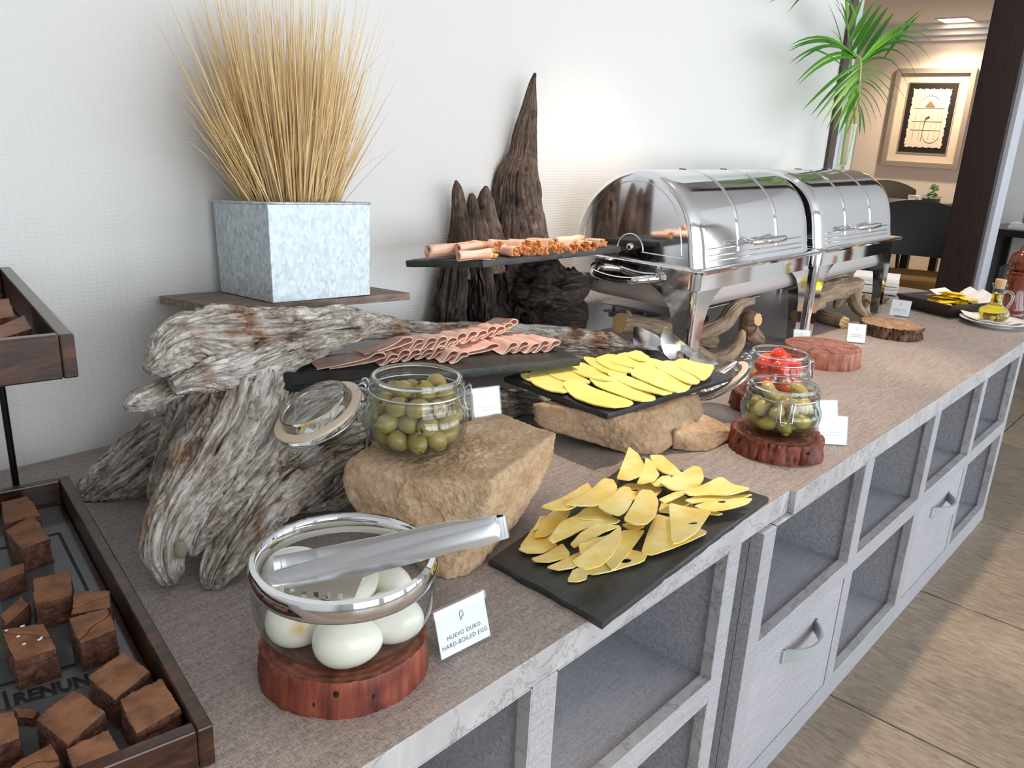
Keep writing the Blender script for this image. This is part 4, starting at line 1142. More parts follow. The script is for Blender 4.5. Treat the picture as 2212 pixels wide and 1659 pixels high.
for hh in (0,):
    e0 = T1 + tu * 0; 
    q = []
    for a in np.linspace(-math.pi / 2, math.pi / 2, 12):
        cpt = e0 + nbv * .22 + td * (.002 + .009 * math.cos(a)) + nbv * .24 * math.sin(a)
        q.append([cpt - tu * .0115, cpt + tu * .0105, cpt + tu * .0105 - td * .0016, cpt - tu * .0115 - td * .0016])
    m.grid(np.array(q), cv=True)
m.build('bend', M['steel'], tg, smooth=40)

# ---------------------------------------------------------------- clip-top jars
def jar(c, z, r, h, rr, label, ang, lid_open, fillcat, squareness=.18):
    """c centre, z base height, r body radius, h height, rr mouth radius, ang direction of the clasp"""
    root = thing('clip_top_jar', label, 'jar', (*c, z))
    cc = (*c, z)
    outer = [(.001, .0008), (r * .62, .0008), (r * .74, .004), (r * .93, .017), (r, .034), (r * .99, h * .52), (r * .93, h * .64), (rr * 1.04, h * .76), (rr * .98, h * .80), (rr * .99, h * .86), (rr * 1.04, h * .88), (rr * 1.04, h * .91), (rr * .99, h * .93), (rr * .97, h * .97), (rr * .95, h)]
    inner = [(rr * .88, h), (rr * .90, h * .88), (rr * .90, h * .8), (r * .84, h * .62), (r * .93, h * .5), (r * .94, .034), (r * .86, .018), (r * .6, .007), (.001, .006)]
    def sqv(p): return [0 if (zz > h * .7 or rad_ < r * .3) else squareness * min(1, (h * .7 - zz) / (h * .2)) for rad_, zz in p]
    po = [tuple(q) for q in catmull(np.array(outer), 46)]
    pi_ = [tuple(q) for q in catmull(np.array(inner), 34)]
    MB().lathe(po, 64, cc, sq=sqv(po), rot=ang).lathe(pi_, 64, cc, sq=sqv(pi_), rot=ang).build('glass_body', M['glass_thin'], root, smooth=180)
    # thick moulded mouth
    MB().lathe([(rr * .88, h * .985), (rr * .915, h * 1.0), (rr * .965, h * .995), (rr * .985, h * .975), (rr * .975, h * .95), (rr * .90, h * .955), (rr * .88, h * .985)], 64, cc).build('mouth', M['glass_solid'], root, smooth=180)
    t_ = np.linspace(0, 2 * math.pi, 56, endpoint=False)
    def ring(rad_, zz, w=.0013): return [(c[0] + rad_ * math.cos(a), c[1] + rad_ * math.sin(a), z + zz) for a in t_]
    MB().tube(ring(rr * 1.03, h * .80), .0013, 6, closed=True).build('neck_wire', M['wire'], root, smooth=60)
    ux, uy = math.cos(ang), math.sin(ang); tx, ty = -uy, ux
    Q = lambda o_, s_, zz: (c[0] + ux * o_ + tx * s_, c[1] + uy * o_ + ty * s_, z + zz)
    # clasp on the front side
    m = MB(); b = rr * 1.05
    m.tube([Q(b, -.010, h * .80), Q(b + .005, -.010, h * .86), Q(b + .008, -.008, h * .78), Q(b + .010, -.007, h * .52), Q(b + .012, -.004, h * .40), Q(b + .012, .004, h * .40), Q(b + .010, .007, h * .52), Q(b + .008, .008, h * .78), Q(b + .005, .010, h * .86), Q(b, .010, h * .80)], .0012, 6)
    m.tube([Q(b, -.013, h * .80), Q(b + .006, -.013, h * .84), Q(b + .010, -.012, h * .45), Q(b + .011, .012, h * .45), Q(b + .006, .013, h * .84), Q(b, .013, h * .80)], .0012, 6)
    m.build('clasp', M['wire'], root, smooth=60)
    # hinge coil on the opposite side
    m = MB()
    for s_ in (-.010, .010):
        m.tube([Q(-b - .005 + .0042 * math.cos(a), s_ + .0007 * a / 3, h * .84 + .0042 * math.sin(a)) for a in np.linspace(0, 9.4, 24)], .0011, 6)
    m.tube([Q(-b, -.012, h * .80), Q(-b - .006, -.012, h * .84), Q(-b - .014, -.010, h * .78)], .0011, 6); m.tube([Q(-b, .012, h * .80), Q(-b - .006, .012, h * .84), Q(-b - .014, .010, h * .78)], .0011, 6)
    m.build('hinge_wire', M['wire'], root, smooth=60)
    if lid_open:
        # lid swung back and hanging: disc centre lc, tilted
        lc, lu, lv, tilt_n = lid_open
        lc = np.array(lc); n = nrm(np.cross(lu, lv)); lu = nrm(lu); lv = nrm(np.cross(n, lu))
        def lring(rad_, hh): return [lc + n * hh + rad_ * (math.cos(a) * lu + math.sin(a) * lv) for a in t_]
        lr = rr * 1.0
        lm = MB(); lm.grid(np.array([lring(.001, .017), lring(lr * .70, .017), lring(lr * .77, .0185), lring(lr * .80, .016), lring(lr * .80, .004), lring(lr * .98, .002), lring(lr * 1.0, -.004), lring(lr * .96, -.008), lring(lr * .6, -.010), lring(.001, -.010)]), cv=True)
        lid = lm.build('lid', M['glass_solid'], root, smooth=35)
        MB().grid(np.array([lring(lr * .82, .0035), lring(lr * .84, .0062), lring(lr * 1.04, .0048), lring(lr * 1.04, .0018), lring(lr * .82, .0035)]), cv=True).build('seal', M['rubber_seal'], lid, smooth=40)
        MB().tube(lring(lr * 1.01, -.006), .0013, 6, closed=True).build('lid_wire', M['wire'], lid, smooth=60)
        MB().tube([lc + lu * lr * 1.0 - n * .006, lc + lu * lr * 1.12 - n * .004 + np.array([0, 0, .006]), np.array(Q(-b - .012, 0, h * .80))], .0012, 6).build('lid_arm', M['wire'], lid, smooth=60)
    return root
OJ = np.array([.612, .284]); OZ = .6835
view_perp = nrm(np.array([RW[0, 0], RW[1, 0], 0]))        # towards the right of the picture, on the floor plan
oang = math.atan2(view_perp[1] + .05, view_perp[0])
lidc = at(690, 893, z=.716)
jar(OJ, OZ, .0635, .092, .056, 'open clip-top glass jar of green olives on the sandstone block', oang,
    (lidc, view_perp + np.array([0, 0, .42]), np.array([-view_perp[1], view_perp[0], .30]), None), 'olives')
PZ = CT + .0335; pang = toCam(PK) + .12
jar(PK, PZ, .0655, .084, .057, 'clip-top glass jar of pickles on a red-brown wood slice', pang, None, 'pickles')
TZ = CT + .0345
tl = at(1560, 822, z=.625)
jar(TM, TZ, .0605, .083, .0545, 'open clip-top glass jar of cherry tomatoes on a wood slice', oang, (tl, view_perp + np.array([0, 0, .75]), np.array([-view_perp[1], view_perp[0], -.1]), None), 'tomatoes')

def pack(n, rad, zlo, zhi, r0, seed, it=400):
    g = np.random.default_rng(seed)
    a = g.uniform(0, 2 * np.pi, n); q = np.sqrt(g.uniform(0, 1, n)) * (rad - r0)
    P = np.stack([q * np.cos(a), q * np.sin(a), g.uniform(zlo + r0, zhi, n)], 1)
    for k in range(it):
        P[:, 2] -= .0006
        for _ in range(3):
            d = P[:, None] - P[None]; L = np.linalg.norm(d, axis=2) + np.eye(n)
            ov = np.clip(2 * r0 - L, 0, None) * (1 - np.eye(n))
            P += (d / L[..., None] * ov[..., None]).sum(1) * .35
            rr = np.linalg.norm(P[:, :2], axis=1); lim = np.minimum(rad, rad * .80 + (P[:, 2] - zlo) * .42) - r0 - np.clip(P[:, 2] - .026, 0, .04) * .28
            f = np.where(rr > lim, lim / (rr + 1e-9), 1); P[:, :2] *= f[:, None]
            P[:, 2] = np.maximum(P[:, 2], zlo + r0)
    return P
# olives: pitted, a dark hole in one end
def olive_obj():
    th = np.linspace(0, math.pi, 17); m = MB()
    pr_ = [(.0118 * math.sin(a) ** .92, -.0150 * math.cos(a)) for a in th]
    pr_ = [p for p in pr_ if not (p[1] > .0138)]
    pr_ += [(.0033, .0142), (.0028, .0120), (.0024, .006), (.0002, .005)]
    pr_[0] = (.0002, pr_[0][1])
    m.lathe(pr_, 20)
    return m.build('olive', M['olive'], world=False, smooth=60)
ol0 = tag(olive_obj(), 'pitted green olive inside the open glass jar', 'olive', 'olives in the glass jar')
g = np.random.default_rng(4)
PP = pack(44, .0585, 0, .085, .0125, 2)
for k, p in enumerate(PP):
    o = ol0 if k == 0 else ol0.copy()
    if k: COL.objects.link(o)
    o.location = (OJ[0] + p[0], OJ[1] + p[1], OZ + .007 + p[2]); o.rotation_euler = tuple(g.uniform(-3.1, 3.1, 3))
# pickles
V, F = ico(3)
pk0 = MB().add(V * [.0112, .0122, .0172] * (1 + .12 * fbm(V * 2.5, 3)[:, None]), F).build('pickle', M['pickle'], world=False, smooth=180)
tag(pk0, 'small green pickle in brine inside the glass jar', 'pickle', 'pickles in the glass jar')
PP = pack(27, .0575, 0, .06, .0140, 5)
for k, p in enumerate(PP):
    o = pk0 if k == 0 else pk0.copy()
    if k: COL.objects.link(o)
    o.location = (PK[0] + p[0], PK[1] + p[1], PZ + .007 + p[2]); o.rotation_euler = tuple(g.uniform(-3.1, 3.1, 3))
br = MB().lathe([(.001, .0064), (.0393, .0072), (.0500, .0120), (.0566, .018), (.0600, .026), (.0616, .034), (.0614, .041), (.001, .041)], 48, (*PK, PZ)).build('brine', M['brine'], smooth=60)
tag(br, 'cloudy green brine covering the lower pickles in the jar', 'brine')
# tomatoes
V2 = V * [.0158, .0158, .0186]; V2[:, 2] -= .0018 * np.exp(-((V[:, 0] ** 2 + V[:, 1] ** 2) / .05)) * np.sign(V[:, 2])
tm0 = MB().add(V2, F).build('cherry_tomato', M['tomato'], world=False, smooth=180)
tag(tm0, 'shiny red cherry tomato inside the glass jar', 'tomato', 'cherry tomatoes in the glass jar')
PP = pack(13, .0535, 0, .06, .0172, 11)
for k, p in enumerate(PP):
    o = tm0 if k == 0 else tm0.copy()
    if k: COL.objects.link(o)
    o.location = (TM[0] + p[0], TM[1] + p[1], TZ + .0075 + p[2]); o.rotation_euler = tuple(g.uniform(-3.1, 3.1, 3))

# ---------------------------------------------------------------- little card holders
def card(loc, rz, w, h, label, lines, lean=.35, tilt=0.0):
    """acrylic L-shaped holder with a printed card; local x along the card, front faces -y"""
    r = thing('card_holder', label, 'sign', loc, rz)
    r.rotation_euler = (0, tilt, rz)
    cl, sl = math.cos(lean), math.sin(lean)
    U = lambda x, s_, o_: (x, s_ * sl - o_ * cl, s_ * cl + o_ * sl + .0012)     # s along the card, o out of its front
    t_ = .0011
    m = MB()
    def slab(x0, x1, s0, s1, o0, o1):
        P = [U(x, s_, o_) for s_ in (s0, s1) for o_ in (o0, o1) for x in (x0, x1)]
        m.add(P, [(0, 2, 3, 1), (4, 5, 7, 6), (0, 1, 5, 4), (2, 6, 7, 3), (0, 4, 6, 2), (1, 3, 7, 5)])
    slab(-w / 2, w / 2, 0, h, -.0024, -.0014); slab(-w / 2, w / 2, 0, h, .0010, .0020); slab(-w / 2, w / 2, h, h + .001, -.0024, .002)
    m.box(-w / 2, w / 2, -.001, w * .42, 0, .0012)
    m.build('acrylic_holder', M['acrylic'], r, world=False, smooth=0)
    m = MB(); slab(-w / 2 + .0015, w / 2 - .0015, .0018, h - .001, -.0010, .0002)
    cd = m.build('card', M['card_white'], r, world=False, smooth=0)
    m = MB()
    for kind, s_, a in lines:
        if kind == 'text':
            V_, F_ = text_mesh(a, h * .125, 1.1)
            m.add([U(x, h * s_ + y, .0005) for x, y, _ in V_], F_)
        elif kind == 'bar':
            m.add([U(-w * a / 2, h * s_ - h * .012, .0005), U(w * a / 2, h * s_ - h * .012, .0005), U(w * a / 2, h * s_ + h * .012, .0005), U(-w * a / 2, h * s_ + h * .012, .0005)], [(0, 1, 2, 3)])
        elif kind == 'logo':
            q = np.array([(math.sin(u) * .045 * (1 - .25 * math.cos(u)), math.cos(u) * .075) for u in np.linspace(2.6, -2.9, 26)]) * h
            q = np.vstack([q, np.array([[.01, -.03], [-.03, -.11], [-.05, -.08]]) * h])
            o_, w_ = .0005, h * .006
            for i in range(len(q) - 1):
                d = q[i + 1] - q[i]; nn = np.array([-d[1], d[0]]) / (np.linalg.norm(d) + 1e-9) * w_
                m.add([U(*(q[i] - nn + [0, h * s_]), o_), U(*(q[i + 1] - nn + [0, h * s_]), o_), U(*(q[i + 1] + nn + [0, h * s_]), o_), U(*(q[i] + nn + [0, h * s_]), o_)], [(0, 1, 2, 3)])
    m.build('print', M['print_grey'] if any(l[0] == 'text' for l in lines) else M['print_faint'], cd, world=False, smooth=0)
    return r
pA, pB = at(952, 1432, z=CT + .001), at(1062, 1376, z=CT + .001)
cang = math.atan2(pB[1] - pA[1], pB[0] - pA[0])
card(tuple((pA + pB) / 2 * [1, 1, 0] + [0, 0, CT + .0004]), cang, float(np.linalg.norm(pB - pA)), .050, 'small acrylic stand with a card reading HUEVO DURO HARD-BOILED EGG', [('logo', .74, 0), ('text', .38, 'HUEVO DURO'), ('text', .22, 'HARD-BOILED EGG')], lean=.30)
fa = [('logo', .76, 0), ('bar', .42, .6), ('bar', .32, .66)]
card((*at(1052, 905, z=OZ)[:2], OZ - .004), cang - .25, .046, .046, 'small blank-looking card stand beside the jar of olives', fa, .25)
face = lambda p: toCam(p) + math.pi / 2
for (cx, cy), da, w_, h_, lab in [((1797, 962), .35, .050, .050, 'small acrylic card stand leaning at the pickle jar'), ((1785, 925), .55, .046, .050, 'small acrylic card stand behind another one at the pickle jar'),
        ((1730, 752), .25, .044, .046, 'small acrylic card stand behind the pinkish wood slice'), ((1848, 742), .2, .048, .052, 'small acrylic card stand between the two empty wood slices'), ((1941, 684), -.1, .058, .052, 'small acrylic card stand in front of the sachet tray')]:
    p = at(cx, cy, z=CT); card((p[0], p[1], CT + .0004), face(p) + da, w_, h_, lab, fa, .35)
# ---------------------------------------------------------------- cheese, ham, turkey
def px_poly(pts, z, fn): return np.array([at(*fn(*p), z=z)[:2] for p in pts])
def slice_obj(name, poly, z, mat, label, cat, group, thick, bend, holes=(), rnd_=1, k=.22, step=.008):
    P = chaikin(poly, 1, k) if rnd_ else poly
    c = P.mean(0)
    a, dirv, amp, lift = bend
    u = np.array([math.cos(dirv), math.sin(dirv)])
    sz = max(np.ptp(P @ u), 1e-3)
    def fun(v):
        s_ = (v - c) @ u / sz
        q = (v - c) @ np.array([-u[1], u[0]])
        return np.column_stack([v, z + amp * s_ ** 2 * 4 * .5 + lift * s_ + .0002 * np.sin(q * 200 + a * 5)])
    m = MB(); sheet(m, P, thick, fun, step, holes)
    o = m.build(name, mat, smooth=40)
    return tag(o, label, cat, group)
E8 = [
 ([(880, 1015), (900, 960), (1020, 935), (1080, 1000), (960, 1025)], []),
 ([(412, 1368), (447, 1305), (560, 1300), (735, 1208), (826, 1238), (808, 1278), (640, 1318), (550, 1335), (520, 1328), (515, 1355), (470, 1370)], [(712, 1268, 32, 14)]),
 ([(308, 1305), (440, 1235), (520, 1205), (505, 1250), (450, 1300), (370, 1318)], []),
 ([(230, 1255), (300, 1228), (390, 1185), (430, 1225), (420, 1245), (320, 1275), (250, 1272)], []),
 ([(165, 1212), (180, 1195), (250, 1130), (350, 1160), (365, 1190), (290, 1222), (210, 1226)], []),
 ([(172, 1190), (240, 1100), (330, 1110), (340, 1150), (300, 1185), (220, 1200)], []),
 ([(640, 1312), (610, 1270), (690, 1120), (815, 1108), (740, 1210), (660, 1308)], []),
 ([(690, 1080), (760, 1060), (815, 1088), (745, 1117)], []),
 ([(790, 1228), (830, 1110), (870, 1030), (950, 1050), (1130, 1112), (1125, 1125), (1000, 1180), (860, 1230)], []),
 ([(1090, 1020), (1140, 1000), (1212, 1022), (1190, 1030)], []),
 ([(660, 905), (720, 870), (870, 868), (900, 905), (850, 960), (740, 950)], [(762, 902, 17, 7)]),
 ([(240, 1110), (275, 1035), (306, 1035), (290, 1062), (255, 1110)], []),
 ([(245, 1140), (290, 1050), (350, 1005), (425, 1000), (432, 1020), (385, 1090), (310, 1135), (265, 1142)], []),
 ([(430, 1052), (500, 1005), (590, 1000), (625, 1025), (692, 1062), (600, 1066), (500, 1062)], []),
 ([(315, 1160), (380, 1070), (440, 1040), (590, 1036), (695, 1080), (500, 1100), (400, 1150), (340, 1174)], []),
 ([(430, 1180), (480, 1125), (560, 1085), (690, 1085), (600, 1118), (520, 1165), (450, 1206)], []),
 ([(470, 1200), (560, 1150), (640, 1130), (600, 1200), (520, 1240), (480, 1230)], []),
 ([(1060, 1000), (1130, 962), (1250, 945), (1364, 956), (1340, 975), (1230, 1000), (1150, 1016), (1090, 1012)], [(1205, 962, 22, 7)]),
 ([(1015, 962), (1080, 932), (1250, 930), (1366, 926), (1290, 950), (1150, 957), (1050, 976)], []),
 ([(838, 725), (900, 735), (960, 778), (1012, 822), (960, 833), (900, 826), (860, 792)], []),
 ([(840, 872), (900, 830), (948, 832), (905, 880), (860, 884)], []),
 ([(880, 952), (950, 918), (1060, 870), (1102, 882), (1000, 932), (910, 968)], []),
 ([(880, 872), (960, 830), (1060, 790), (1100, 805), (1116, 850), (1080, 892), (1010, 905), (940, 910)], []),
 ([(1010, 917), (1090, 882), (1200, 835), (1270, 882), (1358, 906), (1250, 927), (1130, 922), (1040, 932)], []),
 ([(770, 872), (800, 810), (815, 755), (850, 770), (888, 820), (860, 857), (800, 874)], []),
 ([(665, 857), (700, 760), (730, 685), (780, 720), (815, 780), (790, 832), (730, 864)], []),
 ([(275, 1002), (400, 938), (490, 880), (522, 865), (542, 900), (500, 960), (430, 1000), (340, 1010)], []),
 ([(400, 992), (530, 905), (600, 843), (650, 850), (674, 890), (640, 952), (560, 988), (470, 994)], []),
 ([(568, 985), (640, 930), (700, 888), (740, 895), (754, 950), (720, 1012), (680, 1036), (620, 1020)], []),
 ([(700, 1062), (740, 990), (790, 903), (850, 908), (884, 960), (870, 1032), (820, 1082), (760, 1084)], []),
 ([(932, 968), (1040, 990), (1152, 1015), (1130, 1050), (1080, 1120), (1000, 1170), (950, 1177), (942, 1060)], [(1058, 1073, 27, 8)]),
 ([(438, 1277), (560, 1180), (690, 1088), (694, 1150), (650, 1230), (590, 1290), (510, 1316), (450, 1297)], []),
]
rr = random.Random(3)
for k, (pts, hl) in enumerate(E8):
    z = LOWZ + .0012 + .0006 * k + (.004 if k > 12 else 0) + (.003 if k > 22 else 0)
    P = px_poly(pts, z, c8)
    H = []
    for hx, hy, a, b in hl: H.append(px_poly([(hx + a * math.cos(t_), hy + b * math.sin(t_)) for t_ in np.linspace(0, 2 * math.pi, 14, endpoint=False)], z, c8))
    lab = {1: 'cheese slice with an oval hole at the pile end nearest the egg card', 10: 'cheese slice with a small hole under the middle of the pile', 17: 'cheese slice with a hole below two stacked ones near the worktop seam', 30: 'triangular cheese slice with an oval hole lying on another triangle'}.get(k, 'thin pale-yellow cheese slice among the pile on the flat slate')
    slice_obj('cheese_slice', P, z, M['emmental'], lab, 'cheese', 'cheese slices on the flat slate', .0017, (k, rr.uniform(0, 3.1), rr.uniform(.002, .010) * (.4 if k < 12 else 1), rr.uniform(-.003, .003)), H, k=.08 if len(pts) < 8 else .14)
G8 = [
 [(165, 305), (225, 298), (300, 340), (235, 342)],
 [(215, 300), (270, 266), (330, 298), (400, 328), (470, 350), (412, 402), (320, 388), (235, 345)],
 [(385, 352), (460, 343), (560, 378), (690, 415), (762, 440), (730, 462), (640, 472), (540, 450), (440, 410)],
 [(270, 258), (380, 262), (480, 298), (550, 348), (440, 345), (340, 312)],
 [(520, 318), (620, 318), (740, 358), (865, 405), (870, 428), (780, 438), (690, 405), (570, 362)],
 [(380, 250), (480, 238), (600, 285), (740, 318), (640, 345), (530, 325)],
 [(485, 212), (570, 222), (640, 258), (740, 308), (640, 312), (560, 270)],
 [(600, 292), (720, 310), (830, 345), (965, 395), (910, 416), (850, 396), (720, 352)],
 [(545, 222), (640, 200), (740, 240), (760, 300), (650, 280)],
 [(615, 232), (690, 195), (800, 213), (942, 245), (900, 298), (780, 275)],
 [(720, 292), (800, 248), (900, 285), (1065, 332), (1035, 380), (970, 396), (860, 352)],
 [(700, 197), (780, 180), (850, 215), (800, 240)],
 [(850, 250), (940, 232), (1040, 262), (1104, 300), (1092, 352), (1040, 354), (940, 300)],
 [(940, 242), (1000, 222), (1100, 248), (1174, 254), (1150, 302), (1110, 342), (1060, 300)],
]
for k, pts in enumerate(G8):
    z = CHZ + .001 + .0012 * k
    P = px_poly(pts, z + .004, c8)
    slice_obj('cheese_slice', P, z, M['gouda'], 'square bright-yellow cheese slice overlapping others on the propped slate', 'cheese', 'yellow cheese slices on the propped slate', .0022, (k, .6 + rr.uniform(-.5, .5), rr.uniform(.004, .009), rr.uniform(-.002, .004)), k=.2)
# scoop tongs lying on the yellow cheese
c9 = lambda x, y: (1260 + x * .226, 540 + y * .226)
TO = at(*c9(760, 900), y=.365); tnn = nrm([VIEW[0], VIEW[1], -.25])
tdx = nrm(np.cross(tnn, [0, 0, 1])); tdy = np.cross(tdx, tnn)
tgs = thing('cheese_tongs', 'steel scoop tongs leaning on the square yellow cheese', 'tongs', tuple(at(*c9(1200, 1090), y=.365)))
def tsheet(pts, off, name, curve):
    o = TO + tnn * off
    Q = np.array([atp(*c9(*p), o, tnn) for p in pts]); Q2 = np.stack([(Q - o) @ tdx, (Q - o) @ tdy], 1)
    c = Q2.mean(0)
    m = MB(); sheet(m, chaikin(Q2, 1, .2), .0014, lambda v: o + np.outer(v[:, 0], tdx) + np.outer(v[:, 1], tdy) + np.outer(curve * ((v - c) ** 2).sum(1) / .02, tnn), .006)
    return m.build(name, M['steel'], tgs, smooth=40)
tsheet([(522, 718), (505, 800), (500, 900), (540, 975), (620, 1035), (700, 1035), (745, 985), (830, 1010), (1050, 1095), (1075, 1080), (900, 960), (760, 880), (715, 815)], .022, 'rear_scoop', .25)
tsheet([(750, 733), (722, 800), (715, 880), (745, 985), (820, 1055), (872, 1030), (895, 962), (925, 960), (1085, 1098), (1200, 1102), (1238, 1080), (1100, 990), (1000, 915), (920, 860), (840, 800)], 0, 'front_scoop', -.25)

# folded ham
c6 = lambda x, y: (640 + x * .2984, 660 + y * .2984)
def ham_slice(u0, v0, tail, wid, hgt, label, seed, ang=0.0, lift=0.0):
    """loop-folded slice; u along the slate, v across it"""
    g_ = random.Random(seed)
    fr_ = [(-tail, .0012), (-tail * .55, .007), (-.018, hgt * .66), (-.007, hgt * .95)] if tail > .03 else [(-tail, .0012), (-tail * .75, hgt * .15), (-tail * .5, hgt * .42), (-tail * .22, hgt * .86)]
    bk_ = [(-.016, hgt * .34), (-tail * .8, .0004)] if tail > .03 else [(-.010, hgt * .16), (-tail * .9, .0004)]
    pr_ = fr_ + [(.003, hgt), (.0095, hgt * .92), (.0112, hgt * .76), (.0085, hgt * .62), (-.001, hgt * .52)] + bk_
    pr_ = catmull(np.array(pr_), 34)
    T_ = np.gradient(pr_, axis=0); N_ = np.stack([-T_[:, 1], T_[:, 0]], 1); N_ /= np.linalg.norm(N_, axis=1, keepdims=True)
    th_ = .0015
    loop = np.vstack([pr_ + N_ * th_ / 2, (pr_ - N_ * th_ / 2)[::-1]])
    rows = []; nv = 12
    ca, sa = math.cos(ang), math.sin(ang)
    for j in range(nv):
        t_ = j / (nv - 1); v = wid * t_
        k = (1 - .35 * t_ ** 1.5) * (1 + .05 * math.sin(t_ * 7 + seed)); sh = g_.uniform(-.0008, .0008) - .010 * t_ ** 2
        row = []
        for a, z in loop:
            uu = u0 + (a + sh) * ca - v * sa; vv = v0 + (a + sh) * sa + v * ca
            p = HMA + hu * uu + hv * vv
            row.append((p[0], p[1], HMZ + .0010 + max(z, .0003) * k + lift))
        rows.append(row)
    m = MB(); m.grid(np.array(rows), cv=True)
    nl = len(loop) // 2
    for e in (0, nv - 1):
        q = np.array(rows[e]); m.add(q, [(i, i + 1, 2 * nl - 2 - i, 2 * nl - 1 - i) for i in range(nl - 1)], 1)
    o = m.build('ham_slice', [M['ham'], M['ham_fold']], smooth=50)
    return tag(o, label, 'ham', 'folded ham slices on the slate')
def ham_uv(px, py, up=.012):
    p = at(*c6(px, py), z=HMZ + up) - HMA
    return float(p @ hu), float(p @ hv)
HR = [([(600, 385), (690, 378), (780, 358), (860, 350), (950, 335), (1035, 335), (1130, 358), (1205, 365)], 'loop-folded pink ham slice in the row nearest the olive jar', .085, .020, -.1, 0),
      ([(800, 275), (880, 268), (970, 265), (1050, 262), (1125, 258), (1195, 243), (1270, 222), (1345, 205), (1410, 187), (1475, 175), (1530, 157), (1565, 144)], 'loop-folded pink ham slice in the row nearest the wall', .055, .021, .05, .016),
      ([(1430, 300), (1560, 300), (1640, 292), (1725, 292), (1790, 290), (1870, 284)], 'loop-folded pink ham slice in the row nearest the cheese slate', .080, .020, .0, 0),
      ([(1560, 232), (1620, 220), (1665, 210)], 'loop-folded pink ham slice at the slate end behind the front row', .05, .010, .05, 0)]
sd = 0
for ri, (row, lab, wid, hg, an, lf_) in enumerate(HR):
    for k, (x, y) in enumerate(row):
        u, v = ham_uv(x, y, .014 + lf_); sd += 1
        ham_slice(u, max(v, .004), (.10 if ri != 1 else .075) if (k == 0 and ri != 3) else .022, wid if k or ri > 1 else (.058, .036)[ri], hg * (1 + .12 * math.sin(sd * 2.3)), lab, sd, an, lf_)

# rolled turkey
c5 = lambda x, y: (850 + x * .3917, 130 + y * .3917)
tkn = nrm(np.cross(TKB - TKA, TKD - TKA)); tkn = tkn if tkn[2] > 0 else -tkn
def roll(a, b, r, seed, label, lift=0.0):
    o_ = TKA + tkn * (.009 + lift)
    A_, B_ = atp(*c5(*a), o_, tkn), atp(*c5(*b), o_, tkn)
    A_ = A_ + tkn * (r - .009 + .0012); B_ = B_ + tkn * (r - .009 + .0012)
    T_ = nrm(B_ - A_); S_ = nrm(np.cross(T_, tkn)); U_ = np.cross(S_, T_)
    g_ = random.Random(seed); n, ns = 44, 14
    rows = []; th = np.linspace(0, 2 * math.pi * 1.6, n) + g_.uniform(0, 6)
    for i in range(ns):
        t_ = i / (ns - 1); k = 1 + .10 * math.sin(t_ * 6 + seed) + (.12 * t_ if t_ > .7 else 0)
        c = A_ + (B_ - A_) * t_ + S_ * .002 * math.sin(t_ * 5 + seed)
        q = [c + (S_ * math.cos(x) + U_ * math.sin(x)) * r * k * (.55 + .45 * (j / (n - 1))) * (1 + .07 * math.sin(3 * x + seed)) for j, x in enumerate(th)]
        e = .006 * math.sin(seed + 2.0) * (1 if i == ns - 1 else 0)
        rows.append([p + T_ * (e * math.sin(2 * th[j]) + (.004 * math.sin(5 * th[j] + seed) if i == ns - 1 else 0)) for j, p in enumerate(q)])
    rows = np.array(rows)
    m = MB(); m.grid(rows[:ns - 1]); m.grid(rows[ns - 2:], mi=1)
    o = m.build('turkey_roll', [M['turkey'], M['turkey_edge']], smooth=60)
    md = o.modifiers.new('sol', 'SOLIDIFY'); md.thickness = .001; md.offset = 0
    return tag(o, label, 'turkey', 'rolled turkey slices on the slate')
RB = [((190, 1050), (430, 1026)), ((350, 1040), (500, 1028)), ((440, 1022), (580, 1032)), ((530, 1012), (740, 1022)), ((640, 1008), (800, 1022)), ((740, 1005), (880, 1014)), ((890, 1003), (1030, 988))]
RF = [((180, 1072), (380, 1060)), ((355, 1082), (550, 1070)), ((470, 1045), (640, 1052)), ((560, 1050), (690, 1060)), ((640, 1040), (760, 1056)), ((715, 1038), (826, 1050)), ((790, 1030), (912, 1044)), ((870, 1022), (1000, 1040)), ((950, 1012), (1062, 1030)), ((1025, 1012), (1106, 1028)), ((1060, 1003), (1158, 1008))]
for k, (a, b) in enumerate(RB): roll(a, b, .0085, k, 'rolled pale-pink turkey slice in the row against the stump', .011)
for k, (a, b) in enumerate(RF): roll(a, b, .0088, k + 20, 'rolled pale-pink turkey slice in the row along the slate edge')
# ---------------------------------------------------------------- brownie trays
def tray(FR, ang, W, D, z0, h, label, wall=.013):
    """FR: front right outer corner on plan; local x to the left, y to the back"""
    ey = np.array([math.sin(ang), math.cos(ang), 0]); ex = np.array([-ey[1], ey[0], 0])
    o = np.array([FR[0], FR[1], z0])
    L = lambda x, y, z: o + ex * x + ey * y + np.array([0, 0, z])
    r = thing('wooden_tray', label, 'tray', tuple(L(W / 2, D / 2, 0)))
    def wallp(x0, x1, y0, y1, nm, zt=h, zb=0):
        P = [L(x, y, z) for z in (zb, zt) for y in (y0, y1) for x in (x0, x1)]
        m = MB().add(P, [(0, 2, 3, 1), (4, 5, 7, 6), (0, 1, 5, 4), (2, 6, 7, 3), (0, 4, 6, 2), (1, 3, 7, 5)])
        return m.build(nm, M['tray_wood'], r, smooth=0, bevel=.0018)
    wallp(0, wall, 0, D, 'side_wall'); wallp(W - wall, W, 0, D, 'side_wall')
    wallp(wall, W - wall, 0, wall, 'end_wall'); wallp(wall, W - wall, D - wall, D, 'end_wall')
    wallp(wall, W - wall, wall, D - wall, 'base', .006)
    return r, L
angT = math.atan2(.091, .559)
LT, LTl = tray((.241, .095), angT, .36, .566, CT + .0005, .038, 'dark varnished wooden tray of brownies standing on the counter')
